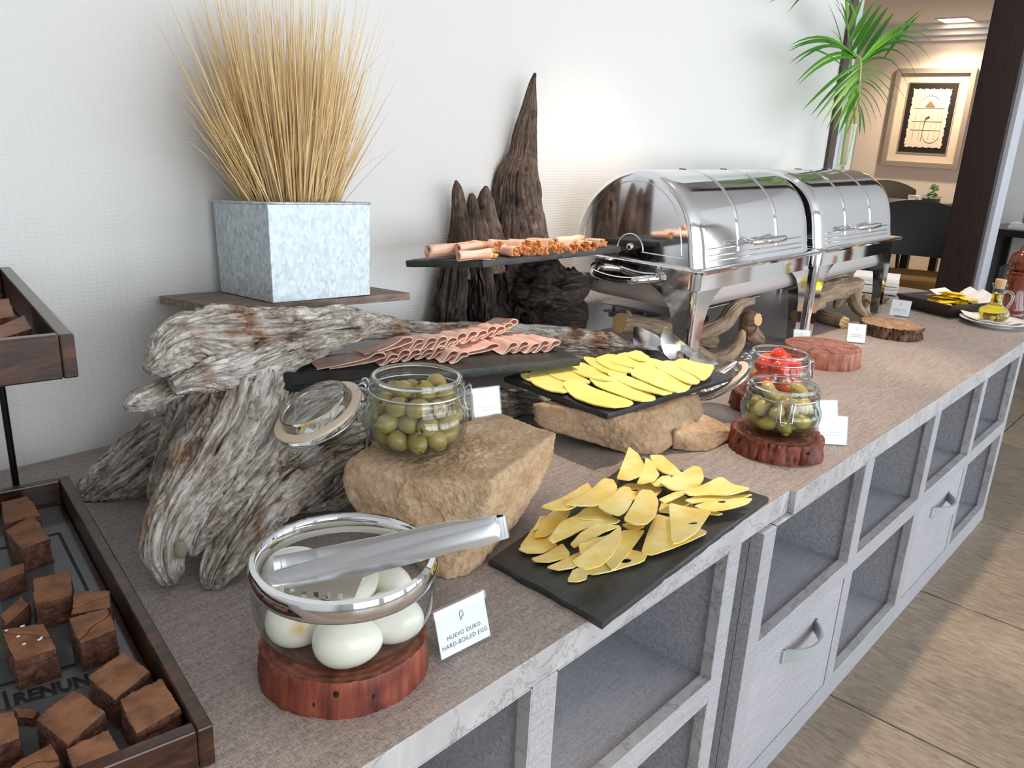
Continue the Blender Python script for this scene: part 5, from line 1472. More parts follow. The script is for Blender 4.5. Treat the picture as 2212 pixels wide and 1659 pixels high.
UT, UTl = tray((.265, .372), angT, .30, .40, .817, .043, 'dark varnished wooden tray raised on a black rod above the other')
# glass plate with newspaper print under the brownies
fz = .0062
m = MB(); m.add([LTl(.02, .02, fz + .001), LTl(.34, .02, fz + .001), LTl(.34, .545, fz + .001), LTl(.02, .545, fz + .001)], [(0, 1, 2, 3)])
liner = m.build('printed_liner', M['tray_glass'], LT, smooth=0)
zf_ = CT + .0005 + fz + .0014
c7 = lambda x, y: (x * .3853, 1020 + y * .3853)
def onz(x, y): return at(*c7(x, y), z=zf_)
m = MB(); m.add([onz(-60, 1240), onz(470, 1085), onz(520, 1185), onz(-40, 1345)], [(0, 1, 2, 3)]); m.build('paper_strip', M['newspaper'], liner, smooth=0)
V_, F_ = text_mesh('RENUN', 1.0, 1.0, .045)
lo, hi = V_.min(0), V_.max(0)
A_, B_, C_ = onz(85, 1310), onz(510, 1190), onz(72, 1245)
m = MB(); m.add([A_ + (B_ - A_) * (v[0] - lo[0]) / (hi[0] - lo[0]) + (C_ - A_) * (v[1] - lo[1]) / (hi[1] - lo[1]) + np.array([0, 0, .0006]) for v in V_], F_)
m.build('headline', M['print_ink'], liner, smooth=0)
for a, b in (((330, 340), (490, 660)), ((-40, 440), (330, 340)), ((-60, 1215), (430, 1075)), ((20, 1230), (50, 1330)), ((640, 1390), (720, 1380))):
    p, q = onz(*a), onz(*b); d = nrm(np.cross(q - p, [0, 0, 1])) * .0016; h_ = np.array([0, 0, .0004])
    MB().add([p - d + h_, q - d + h_, q + d + h_, p + d + h_], [(0, 1, 2, 3)]).build('printed_rule', M['print_ink'], liner, smooth=0)
# brownies
def brownie(quad, ztop, h, seed, label, fn=c7, crack=None, crumbs=()):
    T4 = [at(*fn(*p), z=ztop) for p in quad]
    c = sum(T4) / 4
    B4 = [c + (p - c) * 1.03 - np.array([0, 0, h]) for p in T4]
    n = 44 if crack else 20; m = MB()
    g_ = np.linspace(0, 1, n)
    def tri(u, v, w):  # u,v in plane, w height
        def bl(Q): return (Q[0] * (1 - u) + Q[1] * u) * (1 - v) + (Q[3] * (1 - u) + Q[2] * u) * v
        return bl(B4) * (1 - w) + bl(T4) * w
    def put(fun, mi):
        P = np.array([[fun(a, b) for b in g_] for a in g_])
        d = P - (c - np.array([0, 0, h / 2])); dn = d / np.linalg.norm(d, axis=-1, keepdims=True)
        edge = np.clip((np.linalg.norm(d, axis=-1) - h * .55) / (h * .6), 0, 1)
        P = P - dn * (edge ** 2 * .0016)[..., None] + dn * (fbm(P * 55, seed, 3) * .0016 + fbm(P * 260, seed + 2, 3) * (.0019 if mi else .0006))[..., None]
        if mi == 1:
            wv = (P[..., 2] - (c[2] - h)) / h
            P = P - dn * (np.exp(-((wv - .68) / .05) ** 2) * .0026 * (fbm(P * 90, seed + 7, 2) + .5))[..., None]
        m.grid(P, mi=mi)
    def topf(a, b):
        p = tri(a, b, 1)
        if crack: p = p - np.array([0, 0, .0045 * math.exp(-((b - crack[0] - crack[1] * a - .03 * math.sin(9 * a)) / .022) ** 2)])
        return p
    put(topf, 0)
    for f in (lambda a, b: tri(a, 0, b), lambda a, b: tri(1, a, b), lambda a, b: tri(1 - a, 1, b), lambda a, b: tri(0, 1 - a, b)): put(f, 1)
    m.add(B4, [(0, 1, 2, 3)], 1)
    o = m.build('brownie', [M['brownie_top'], M['brownie_side']], smooth=60)
    bm = bmesh.new(); bm.from_mesh(o.data); bmesh.ops.remove_doubles(bm, verts=bm.verts, dist=.0002); bm.to_mesh(o.data); bm.free()
    V_, F_ = ico(1)
    for k, (a, b) in enumerate(crumbs):
        MB().add(tri(a, b, 1) + np.array([0, 0, .0012]) + V_ * [.0015 + .0004 * (k % 3), .0011, .0008], F_).build('crumb', M['card_white'], o)
    return tag(o, label, 'brownie', 'brownies in the wooden trays')
Q7 = [([(0, 160), (150, 130), (230, 240), (20, 290)], 0), ([(25, 320), (190, 235), (285, 370), (120, 432)], .001), ([(178, 590), (395, 545), (408, 690), (190, 745)], 0),
      ([(410, 680), (615, 660), (622, 755), (400, 798)], 0), ([(380, 815), (600, 755), (652, 880), (450, 960)], .002), ([(5, 880), (240, 845), (322, 985), (80, 1062)], .002),
      ([(490, 1150), (690, 1000), (842, 1112), (640, 1282)], 0), ([(665, 1270), (910, 1150), (1012, 1322), (760, 1472)], .002), ([(195, 1380), (410, 1210), (592, 1342), (380, 1532)], .001),
      ([(370, 1552), (610, 1430), (692, 1592), (430, 1719)], .001), ([(-110, 1370), (75, 1335), (112, 1490), (-80, 1562)], 0), ([(40, 1670), (290, 1510), (332, 1642), (130, 1740)], 0)]
BL = {0: 'squat chocolate brownie near the tray end by the driftwood leg', 1: 'chocolate brownie with a pitted side, by the driftwood leg', 2: 'plain square chocolate brownie standing alone on bare glass', 3: 'chocolate brownie half hidden behind a cracked brownie at the tray wall',
      4: 'chocolate brownie split by a diagonal crack beside the tray wall', 5: 'tall chocolate brownie with pale crumbs on its cracked top', 6: 'chocolate brownie turned on its corner beside the printed word', 7: 'darker smooth chocolate brownie in the tray corner',
      8: 'wrinkled chocolate brownie turned on its corner below the printed word', 9: 'chocolate brownie pressed against the tray end wall', 10: 'chocolate brownie beside a broken flake', 11: 'chocolate brownie with a cracked corner at the tray end wall'}
ZB = CT + .0365
CR_ = {4: (.85, -.55), 5: (.05, .5), 11: (.1, .7), 3: (.7, -.4)}
for k, (q, dz) in enumerate(Q7):
    brownie(q, ZB + dz, ZB + dz - (CT + .0085), k * 5, BL[k], crack=CR_.get(k), crumbs=((.1, .1), (.35, .62), (.72, .6), (.78, .55), (.3, .35), (.5, .04)) if k == 5 else ())
brownie([(0, 800), (120, 690), (162, 742), (30, 862)], CT + .028, .019, 91, 'narrow broken piece of brownie lying on its side')
brownie([(-20, 565), (140, 500), (132, 562), (-10, 622)], CT + .030, .021, 95, 'thin crumbling slab of brownie with a torn top')
brownie([(65, 1310), (230, 1322), (192, 1382), (88, 1372)], CT + .016, .0075, 97, 'flat dark broken flake of brownie on the liner')
c1 = lambda x, y: (x * .698, 500 + y * .698)
zu = .817 + .034
brownie([(-60, 215), (28, 205), (48, 262), (-50, 275)], zu, .026, 101, 'chocolate brownie at the back of the raised tray', c1)
brownie([(-30, 300), (75, 258), (100, 300), (-10, 335)], zu - .002, .024, 105, 'chocolate brownie at the corner of the raised tray', c1)
# rods of the tray stand
st_ = thing('tray_stand', 'black metal rod stand holding the upper wooden tray', 'stand', (.285, .712, CT))
MB().tube([(.285, .712, CT + .0005), (.285, .712, .8165)], .0042, 10).build('rod', M['black_metal'], st_, smooth=60)
MB().tube([(.02, .765, CT + .0005), (.02, .765, .8165)], .0042, 10).build('rod', M['black_metal'], st_, smooth=60)
MB().tube([(.285, .712, .8125), (.02, .765, .8125)], .0040, 10).build('cross_bar', M['black_metal'], st_, smooth=60)
# ---------------------------------------------------------------- branches under the chafing dishes
def branch(rows, label, seed, cut=True, conv=pc, **k):
    m = MB(); limb(m, conv(rows), seed=seed, ns=k.pop('ns', 80), nt=48, groove=k.pop('groove', .10), gk=2.4, gs=5, lump=k.pop('lump', .12), lf=22, fine=.03, ends=(True, True), cutmi=1 if cut else None, tear=.05, zmin=CT + .0008)
    for r_ in k.pop('extra', []):
        limb(m, conv(r_), seed=seed + 7, ns=40, nt=36, groove=.12, gk=2.4, gs=5, lump=.14, lf=26, fine=.03, cutmi=None, tear=.05, zmin=CT + .0008)
    o = m.build('branch', [M['branchwood'], M['cutwood']], smooth=50)
    return tag(o, label, 'branch')
branch([(1338, 697, .588, 23, 22), (1370, 700, .580, 22, 22), (1430, 712, .563, 21, 20), (1490, 725, .548, 20, 20), (1540, 737, .532, 18, 18)], 'cut brown branch with a stub knot leaning on the driftwood tip', 201, extra=[[(1362, 692, .582, 9, 9), (1357, 680, .582, 7, 7), (1354, 672, .582, 4, 4)]])
branch([(1455, 747, .530, 16, 16), (1510, 722, .495, 18, 18), (1560, 700, .475, 19, 19), (1582, 672, .466, 18, 18), (1600, 655, .465, 14, 14), (1625, 650, .457, 9, 9)], 'curved grey branch rising to a broken tip under the chafing dish', 203)
branch([(1618, 725, .475, 20, 18), (1614, 705, .47, 20, 18), (1618, 690, .45, 20, 18), (1638, 690, .425, 15, 17)], 'stubby pale branch with a flat sawn face under the chafing dish', 205, extra=[[(1620, 715, .46, 20, 16), (1640, 735, .45, 14, 14), (1650, 742, .445, 4, 4)]])
branch([(1490, 790, .46, 10, 10), (1530, 778, .44, 14, 14), (1570, 768, .42, 16, 16), (1592, 748, .41, 15, 15), (1602, 722, .405, 10, 10), (1604, 712, .405, 3, 3)], 'forked grey branch curling up beside the tomato jar', 207, cut=False, extra=[[(1540, 775, .43, 12, 12), (1500, 752, .44, 10, 10), (1478, 738, .445, 3, 3)]])
branch([(1745, 650, .50, 20, 18), (1790, 630, .49, 24, 22), (1830, 622, .47, 24, 22), (1855, 612, .455, 16, 18)], 'knotty grey forked driftwood piece under the chafing dish near the vase', 209, cut=False, lump=.2,
       extra=[[(1840, 625, .46, 20, 18), (1850, 660, .43, 14, 14), (1866, 680, .40, 8, 8), (1874, 693, .385, 2, 2)], [(1820, 640, .475, 16, 16), (1808, 660, .48, 9, 9), (1804, 668, .482, 3, 3)], [(1770, 650, .48, 18, 16), (1750, 668, .48, 12, 12), (1735, 680, .48, 6, 6)]])
branch([(1765, 678, CT + .017, 13, 13), (1785, 685, CT + .0185, 15, 15), (1812, 692, CT + .0185, 15, 15), (1824, 697, CT + .0175, 14, 14)], 'short brown branch with a pale sawn end beside the card stand', 211, conv=pcz)
branch([(1866, 646, .510, 10, 10), (1893, 647, .480, 10, 10), (1916, 644, .468, 6, 6)], 'small golden splintered branch under the chafing dish near the vase', 213, cut=False, extra=[[(1872, 648, .495, 9, 9), (1869, 662, .445, 9, 9), (1871, 673, .410, 8, 8), (1878, 681, .385, 5, 5)]])
# fuel burner and dish lid under the first chafing dish
m = MB(); m.lathe([(.0005, 0), (.028, 0), (.030, .003), (.030, .030), (.026, .034), (.022, .034), (.0005, .030)], 28, (1.98, .68, CT + .0006))
tag(m.build('fuel_burner', M['plastic_black'], smooth=40), 'black fuel burner can standing under the chafing dish by the stump', 'burner')
m = MB(); bx = [at(1345, 655, y=.60), at(1462, 690, y=.52)]
m.box(1.605, 1.765, .605, .735, CT + .080, CT + .086); m.box(1.615, 1.755, .615, .725, CT + .068, CT + .080)
for a in (1.618, 1.740):
    for b in (.62, .71): m.box(a, a + .008, b, b + .008, CT + .0855, CT + .1005)
tag(m.build('drip_tray', M['grey_plate'], smooth=0, bevel=.004), 'flat grey metal drip tray hanging under the shelf of the chafing dish by the stump', 'tray')

# ---------------------------------------------------------------- far end of the counter
def napkin_stack(c, w, d, h, rz, label, n=6):
    r = thing('napkin_stack', label, 'napkins', c, rz)
    for k in range(n):
        z = h * k / n; g_ = random.Random(k)
        P = np.array([[(x + g_.uniform(-.002, .002), y + g_.uniform(-.002, .002), z + dz + .004 * math.sin(3 * x / w + k) ** 2) for dz in (0.0, h / n * .9) for _ in (0,)] for x, y in [(-w / 2, -d / 2), (0, -d / 2), (w / 2, -d / 2), (w / 2, 0), (w / 2, d / 2), (0, d / 2), (-w / 2, d / 2), (-w / 2, 0)]])
        m = MB(); m.grid(P.transpose(1, 0, 2), cv=True); m.add(P[:, 1], [tuple(range(8))]); m.add(P[:, 0], [tuple(range(8))[::-1]])
        m.build('napkin', M['paper_white'], r, world=False, smooth=30)
    return r
np_ = at(1890, 620, z=CT)
napkin_stack((3.06, .575, CT + .0005), .16, .15, .06, .3, 'stack of folded white paper napkins behind the sachet tray')
# flared sachet tray
tA, tB = at(2048, 687, z=CT), at(1951, 663, z=CT)
tdir = nrm(tB - tA); tprp = np.array([-tdir[1], tdir[0], 0]); tprp = tprp if tprp[0] > 0 else -tprp
TC = (tA + tB) / 2 + tprp * .105
stray = thing('sachet_tray', 'dark brown flared tray filled with yellow sachets', 'tray', (TC[0], TC[1], CT + .0005))
tl_ = float(np.linalg.norm(tB - tA)) / 2; tw_ = .105
def tq(k, z, ins=0): return [np.array([TC[0], TC[1], CT + .0005 + z]) + tdir * (a * (tl_ * k - ins)) + tprp * (b * (tw_ * k - ins)) for a, b in ((-1, -1), (1, -1), (1, 1), (-1, 1))]
kk = 1.22
m = MB(); m.grid(np.array([tq(1, 0), tq(kk, .042), tq(kk, .044, .004), tq(1, .006, .004)]), cv=True); m.add(tq(1, 0), [(0, 1, 2, 3)]); m.add(tq(1, .006, .004), [(0, 1, 2, 3)])
m.build('tray_body', M['sachet_tray'], stray, smooth=0)
g = np.random.default_rng(9)
sm = None
for k in range(26):
    if sm is None:
        mb = MB(); nu, nv = 7, 5; P = []; Pb = []
        for i in range(nu):
            for j in range(nv):
                u, v = i / (nu - 1) * 2 - 1, j / (nv - 1) * 2 - 1
                b = max(0, (1 - u ** 4)) * max(0, (1 - v ** 2)) * .0045
                P.append((u * .036, v * .019, b)); Pb.append((u * .036, v * .019, -b * .6 - .0002))
        mb.grid(np.array(P).reshape(nu, nv, 3)); mb.grid(np.array(Pb).reshape(nu, nv, 3), flip=True)
        sm = mb.build('sachet', M['sachet_yellow'], world=False, smooth=60); o = sm
        tag(o, 'yellow condiment sachet heaped in the dark flared tray', 'sachet', 'sachets in the tray')
        so = o.copy(); so.data = o.data.copy(); so.data.materials[0] = M['sachet_orange']
    else:
        o = (sm if k % 3 else so).copy(); COL.objects.link(o)
    a, b = g.uniform(-.42, .42), g.uniform(-.55, .55)
    p = np.array([TC[0], TC[1], 0]) + tdir * a * tl_ + tprp * b * tw_
    o.location = (p[0], p[1], CT + .0165 + .0017 * k); o.rotation_euler = (g.uniform(-.2, .2), g.uniform(-.2, .2), g.uniform(0, 3.1))
m = MB(); q = np.array([TC[0], TC[1], CT + .062]) - tprp * .02 + tdir * .02
m.box(-.03, .03, -.02, .02, 0, .0008)
o = m.build('paper_label', M['card_white'], world=False, smooth=0); o.location = tuple(q); o.rotation_euler = (.25, -.12, -.6); tag(o, 'small white paper label lying on the yellow sachets', 'label')
m = MB(); P = []
for i in range(9):
    for j in range(5):
        u, v = i / 8 * 2 - 1, j / 4
        p = np.array([TC[0], TC[1], CT + .03]) + tdir * (-.2 + u * .75) * tl_ + tprp * tw_ * (.62 + .68 * v) + np.array([0, 0, .035 * v + .006 * math.sin(i * 2.1)])
        P.append(p)
m.grid(np.array(P).reshape(9, 5, 3)); tag(m.build('paper_liner', M['paper_white'], smooth=60), 'crumpled white paper lining the back of the sachet tray', 'paper')
# plate, napkin, oil cruet
PLC = np.array([2.785, .122]); plz = CT + .0005
MB_ = MB().lathe([(.0005, .004), (.045, .004), (.048, 0), (.054, 0), (.056, .004), (.075, .010), (.092, .016), (.094, .018), (.092, .019), (.072, .0135), (.055, .0085), (.0005, .0075)], 56, (*PLC, plz))
tag(MB_.build('plate', M['porcelain'], smooth=60), 'white porcelain plate under the oil cruet', 'plate')
P = []
for i in range(13):
    for j in range(13):
        u, v = i / 12 * 2 - 1, j / 12 * 2 - 1
        x, y = (u - v) * .048, (u + v) * .048; d = math.hypot(x, y)
        P.append((PLC[0] + x, PLC[1] + y, plz + .0098 + max(0, d - .05) * .42 + .003 * max(0, d - .04) / .05 * math.sin(6 * math.atan2(y, x))))
tag(MB().grid(np.array(P).reshape(13, 13, 3)).build('paper_napkin', M['paper_white'], smooth=60), 'white paper napkin spread on the plate under the cruet', 'napkin')
CR = (2.780, .125, plz + .0125)
cr = thing('oil_cruet', 'glass cruet of golden olive oil with a cork stopper', 'cruet', CR)
pr_ = [(.0005, 0), (.026, 0), (.034, .004), (.0435, .018), (.044, .026), (.039, .037), (.026, .046), (.0185, .054), (.0165, .068), (.016, .095), (.0165, .102), (.021, .110), (.0215, .114), (.0195, .116)]
MB().lathe([tuple(q) for q in catmull(np.array(pr_), 44)], 44, CR).build('glass_body', M['glass_thin'], cr, smooth=180)
po_ = [(.0005, .003), (.025, .003), (.033, .007), (.0415, .018), (.042, .026), (.0372, .0362), (.0245, .045), (.0168, .054), (.0148, .068), (.0146, .084), (.0005, .084)]
MB().lathe([tuple(q) for q in catmull(np.array(po_), 40)], 40, CR).build('olive_oil', M['olive_oil'], cr, smooth=60)
MB().lathe([(.0005, .100), (.0125, .100), (.0155, .126), (.0145, .128), (.0005, .128)], 24, CR).build('cork', M['cork'], cr, smooth=40)
hd = view_perp
pts = catmull(np.array([(CR[0] + hd[0] * a, CR[1] + hd[1] * a, CR[2] + z_) for a, z_ in ((.017, .088), (.030, .092), (.045, .084), (.048, .070), (.042, .052), (.036, .040))]), 22)
MB().tube(pts, .0042, 10).build('handle', M['glass_solid'], cr, smooth=60)
# pepper mill
ml = thing('pepper_mill', 'glossy red-brown turned wooden pepper mill behind the cruet', 'pepper mill', (2.985, .122, CT + .0005))
pm = [(.0005, 0), (.040, 0), (.042, .004), (.042, .014), (.039, .018), (.041, .024), (.040, .030), (.034, .044), (.029, .070), (.0275, .095), (.030, .120), (.033, .132), (.027, .137), (.031, .142), (.027, .147), (.0005, .147)]
MB().lathe(pm, 40, tuple(ml.location)).build('body', M['mill_wood'], ml, smooth=50)
MB().lathe([(.0005, .148), (.026, .148), (.033, .160), (.036, .176), (.033, .194), (.024, .206), (.012, .211), (.010, .222), (.006, .228), (.0005, .229)], 40, tuple(ml.location)).build('head', M['mill_wood'], ml, smooth=60)
# ---------------------------------------------------------------- palm in a tall glass vase
VY = .70
vx = at(1832, 300, y=VY)[0]
vase = thing('glass_vase', 'tall narrow clear glass vase holding palm fronds', 'vase', (vx, VY, CT + .0005))
vz1 = 1.135 - CT
MB().lathe([(.0005, .0), (.030, 0), (.032, .006), (.030, .02), (.024, .2), (.026, vz1 - .02), (.0275, vz1), (.025, vz1), (.0235, vz1 - .02), (.022, .2), (.026, .03), (.0005, .026)], 36, tuple(vase.location)).build('glass', M['glass_thin'], vase, smooth=60)
gb = random.Random(2)
m = MB(); V, F = ico(1)
for k in range(130):
    a, r_ = gb.uniform(0, 6.28), .019 * math.sqrt(gb.random())
    m.add(np.array([vx + r_ * math.cos(a), VY + r_ * math.sin(a), CT + .03 + gb.uniform(0, .42)]) + V * gb.uniform(.003, .005), F)
m.build('glass_beads', M['glass_thin'], vase, smooth=60, kind='stuff')
cp = lambda x, y: (1640 + x * .1808, y * .1808)
def leaflet(parent, a, b, ya, yb, w, arch, up=True):
    A_, B_ = at(*cp(*a), y=ya), at(*cp(*b), y=yb)
    n = 9; L_ = np.linalg.norm(B_ - A_)
    pts = []
    for t_ in np.linspace(0, 1, n):
        pts.append(A_ * (1 - t_) + B_ * t_ + np.array([0, 0, arch * L_ * 4 * t_ * (1 - t_)]))
    pts = np.array(pts); T_ = np.gradient(pts, axis=0); T_ /= np.linalg.norm(T_, axis=1, keepdims=True)
    S_ = np.cross(T_, -VIEW + np.array([0, 0, .35])); S_ /= np.linalg.norm(S_, axis=1, keepdims=True)
    Nn = np.cross(S_, T_)
    wd = w * np.array([.35, .8, 1, 1, .95, .8, .6, .35, .03])
    rows = np.stack([pts - S_ * wd[:, None] + Nn * wd[:, None] * .35, pts, pts + S_ * wd[:, None] + Nn * wd[:, None] * .35], 1)
    return MB().grid(rows).build('leaflet', M['palm_leaf'], parent, smooth=180)
def frond(stem, ys, label, sx):
    P = [at(*cp(*p), y=y) for p, y in zip(stem, ys)]
    P[0] = np.array([vx + sx, VY - sx * .6, 1.00]); P[1] = np.array([vx + sx, VY - sx, 1.145])
    r = thing('palm_frond', label, 'palm frond', tuple(P[0]))
    MB().tube(catmull(np.array(P), 40), np.linspace(.0045, .0018, 40), 8).build('stem', M['palm_stem'], r, smooth=60)
    return r
f1 = frond([(1100, 1900), (1110, 1500), (1085, 1000), (1110, 640), (1170, 670), (1215, 730), (1205, 950), (1195, 1150), (1190, 1330)], [VY, VY, VY - .01, VY - .04, VY - .07, VY - .09, VY - .12, VY - .13, VY - .13], 'drooping green palm frond fanned out over the vase mouth', .009)
FR_ = [((1225, 720), (2120, 480)), ((1230, 730), (2140, 600)), ((1230, 735), (2080, 770)), ((1232, 738), (2000, 640)), ((1235, 740), (1910, 1010)), ((1235, 745), (1940, 830)), ((1235, 770), (1810, 1140)), ((1230, 800), (1765, 1215)), ((1225, 850), (1680, 1280)), ((1220, 920), (1615, 1350)), ((1215, 970), (1575, 1395)), ((1210, 1050), (1475, 1460)), ((1205, 1110), (1410, 1495)), ((1200, 1170), (1340, 1550)), ((1195, 1260), (1262, 1620)), ((1190, 1310), (1198, 1625)),
       ((1140, 690), (360, 545)), ((1150, 690), (370, 575)), ((1140, 690), (345, 615)), ((1150, 700), (355, 760)), ((1160, 700), (430, 770)), ((1190, 710), (430, 1000)), ((1200, 730), (450, 1030)), ((1205, 760), (510, 1325)), ((1205, 800), (610, 1390)), ((1205, 850), (665, 1430)), ((1200, 900), (735, 1505)), ((1200, 960), (800, 1550)), ((1195, 1030), (880, 1580)), ((1195, 1090), (940, 1620)), ((1190, 1180), (1030, 1640))]
for k, (a, b) in enumerate(FR_):
    dn = min(1, max(0, (a[1] - 690) / 600))
    leaflet(f1, a, b, VY - .09 - .05 * dn, VY - .06 - .05 * dn - .03 * math.sin(k), .0062, .10 if b[1] < 1200 else .05)
f2 = frond([(1105, 1900), (1112, 1500), (1090, 1000), (1085, 640), (1075, 480), (1055, 300), (1040, 100), (1030, -150)], [VY + .004, VY + .004, VY + .01, VY + .015, VY + .015, VY + .01, VY, VY - .02], 'upright green palm frond with broad leaflets standing in the vase', -.009)
for k, (a, b, w) in enumerate([((1060, 380), (1240, -20), .008), ((1080, 520), (1380, 10), .009), ((1100, 620), (1475, 40), .0095), ((1150, 680), (1545, 80), .0095), ((1235, 690), (1612, 150), .009), ((1420, 610), (1952, 110), .0055), ((1500, 680), (1925, 170), .0055), ((1060, 390), (870, 0), .005), ((1010, 630), (850, 370), .005), ((1010, 630), (820, 30), .004), ((1040, 300), (960, 20), .007), ((1060, 380), (900, 100), .004), ((1050, 240), (1020, -40), .010), ((960, 70), (340, 150), .006), ((1030, -10), (1150, 210), .006), ((620, 590), (1090, 900), .006), ((900, -60), (100, 40), .006)]):
    leaflet(f2, a, b, VY + .012, VY + .01 - .05 * (k % 3), w, .04 if k != 13 else .12)

# ---------------------------------------------------------------- dining room beyond
def arm_chair(loc, rz, label, seat='seat_yellow', group=None):
    r = thing('dining_chair', label, 'chair', loc, rz, group)
    k = dict(world=False)
    m = MB(); m.box(-.22, .22, -.22, .20, .36, .43); m.build('seat', M[seat], r, smooth=0, bevel=.02, **k)
    m = MB(); m.box(-.23, .23, -.23, .21, .32, .36); m.build('seat_frame', M['chair_black'], r, smooth=0, bevel=.005, **k)
    th = np.linspace(-1, 1, 15)
    rows = []
    for t_ in th:
        x = .25 * t_; y = .24 - .06 * t_ ** 2; top = .80 - .06 * t_ ** 2
        rows.append([(x, y - .012, .50), (x, y + .018, top - .01), (x, y + .03, top), (x, y + .042, top - .01), (x, y + .015, .50)])
    MB().grid(np.array(rows), cv=True).build('backrest', M['chair_black'], r, smooth=50, **k)
    for sx in (-1, 1):
        MB().tube([(sx * .20, -.19, .34), (sx * .205, -.20, 0.001)], [.018, .014], 8).build('leg', M['chair_black'], r, smooth=60, **k)
        MB().tube([(sx * .20, .19, .34), (sx * .21, .25, 0.001)], [.018, .014], 8).build('leg', M['chair_black'], r, smooth=60, **k)
        MB().tube([(sx * .24, .20, .68), (sx * .265, .05, .60), (sx * .26, -.12, .57), (sx * .225, -.18, .36)], [.016, .018, .018, .016], 8).build('arm', M['chair_brown'], r, smooth=60, **k)
        MB().tube([(sx * .21, .21, .36), (sx * .22, .235, .56)], .014, 8).build('back_post', M['chair_black'], r, smooth=60, **k)
    return r
def table(loc, w, d, label, h=.69):
    r = thing('dining_table', label, 'table', loc)
    x, y, _ = loc
    MB().box(x - w / 2, x + w / 2, y - d / 2, y + d / 2, h - .035, h).build('table_top', M['table_dark'], r, smooth=0, bevel=.003)
    for a in (-1, 1):
        for b in (-1, 1): MB().box(x + a * (w / 2 - .05) - .025, x + a * (w / 2 - .05) + .025, y + b * (d / 2 - .05) - .025, y + b * (d / 2 - .05) + .025, 0.0005, h - .0355).build('leg', M['table_dark'], r, smooth=0)
    return r
arm_chair((4.62, .90, .0005), -1.15, 'dark armchair with a mustard yellow seat beside the pillar')
table((5.50, 1.22, 0.0), .80, .80, 'dark square dining table set with folded napkins')
arm_chair((5.6, 1.95, .0005), .4, 'dark armchair behind the table with folded napkins')
table((6.45, 1.75, 0.0), .80, .80, 'dark square dining table carrying a cup and a small plant')
arm_chair((6.85, 1.0, .0005), 1.8, 'dark armchair at the table with the small plant')
arm_chair((7.2, 2.05, .0005), -1.5, 'dark armchair against the wall under the artwork')
tz = .6905
def cup(c, label):
    r = thing('cup', label, 'cup', c)
    MB().lathe([(.0005, .008), (.025, .008), (.028, .006), (.040, .030), (.045, .058), (.0435, .058), (.038, .030), (.025, .012), (.0005, .012)], 28, c).build('bowl', M['porcelain'], r, smooth=60)
    MB().tube(catmull(np.array([(c[0] + .04, c[1] - .005, c[2] + .05), (c[0] + .062, c[1] - .01, c[2] + .046), (c[0] + .06, c[1] - .01, c[2] + .024), (c[0] + .036, c[1] - .005, c[2] + .02)]), 12), .004, 8).build('handle', M['porcelain'], r, smooth=60)
    MB().lathe([(.0005, 0), (.05, 0), (.078, .007), (.076, .008), (.03, .0055), (.0005, .0055)], 32, c).build('saucer', M['porcelain'], r, smooth=60)
q = at(1976, 447, z=tz); cup((q[0] + .35, q[1] + .12, tz), 'white coffee cup on a saucer beside the small plant')
def plant_pot(c, s, label, fol):
    r = thing('potted_plant', label, 'plant', c)
    x, y, z = c
    m = MB(); m.grid(np.array([[(x - s, y - s, z), (x + s, y - s, z), (x + s, y + s, z), (x - s, y + s, z)], [(x - s, y - s, z + 1.5 * s), (x + s, y - s, z + 1.5 * s), (x + s, y + s, z + 1.5 * s), (x - s, y + s, z + 1.5 * s)]]), cv=True); m.add([(x - s, y - s, z), (x + s, y - s, z), (x + s, y + s, z), (x - s, y + s, z)], [(0, 1, 2, 3)])
    m.build('glass_cube', M['glass_thin'], r, smooth=0)
    MB().box(x - s * .9, x + s * .9, y - s * .9, y + s * .9, z + .002, z + s * 1.1).build('pebbles', M['grey_plate'], r, smooth=0)
    g_ = random.Random(4); m = MB(); V, F = ico(1)
    for k in range(fol):
        t_ = g_.random(); cpt = np.array([x + s * .9 * t_ + g_.uniform(-s, s) * .5, y + g_.uniform(-s, s) * .5, z + s * 1.2 + t_ * s * 1.6 + g_.uniform(-.3, .3) * s])
        m.add(cpt + V * [.012, .012, .005] * (s / .05), F)
    m.build('foliage', M['plant_green'], r, smooth=60)
    return r
q = at(2005, 452, z=tz); plant_pot((q[0] + .30, q[1] + .08, tz), .05, 'small green plant in a glass cube on the far dining table', 40)
def napkin_cone(c, label, mat='napkin_beige'):
    m = MB(); m.lathe([(.055, 0), (.045, .03), (.022, .075), (.002, .10)], 9, c); tag(m.build('folded_napkin', M[mat], smooth=25), label, 'napkin')
q = at(1975, 466, z=tz); napkin_cone((5.30, 1.16, tz), 'beige napkin folded to a peak on the near dining table')
napkin_cone((6.35, 1.85, tz), 'white napkin folded to a peak beside the coffee cup', 'paper_white')
m = MB(); m.box(5.18, 5.43, .93, 1.06, tz, tz + .004); m.box(5.20, 5.40, .95, 1.04, tz + .004, tz + .010); tag(m.build('menu_card', M['napkin_beige'], smooth=0), 'pair of beige menu cards lying on the near dining table', 'menu')
cup((5.25, 1.45, tz), 'white cup on a saucer at the near dining table')
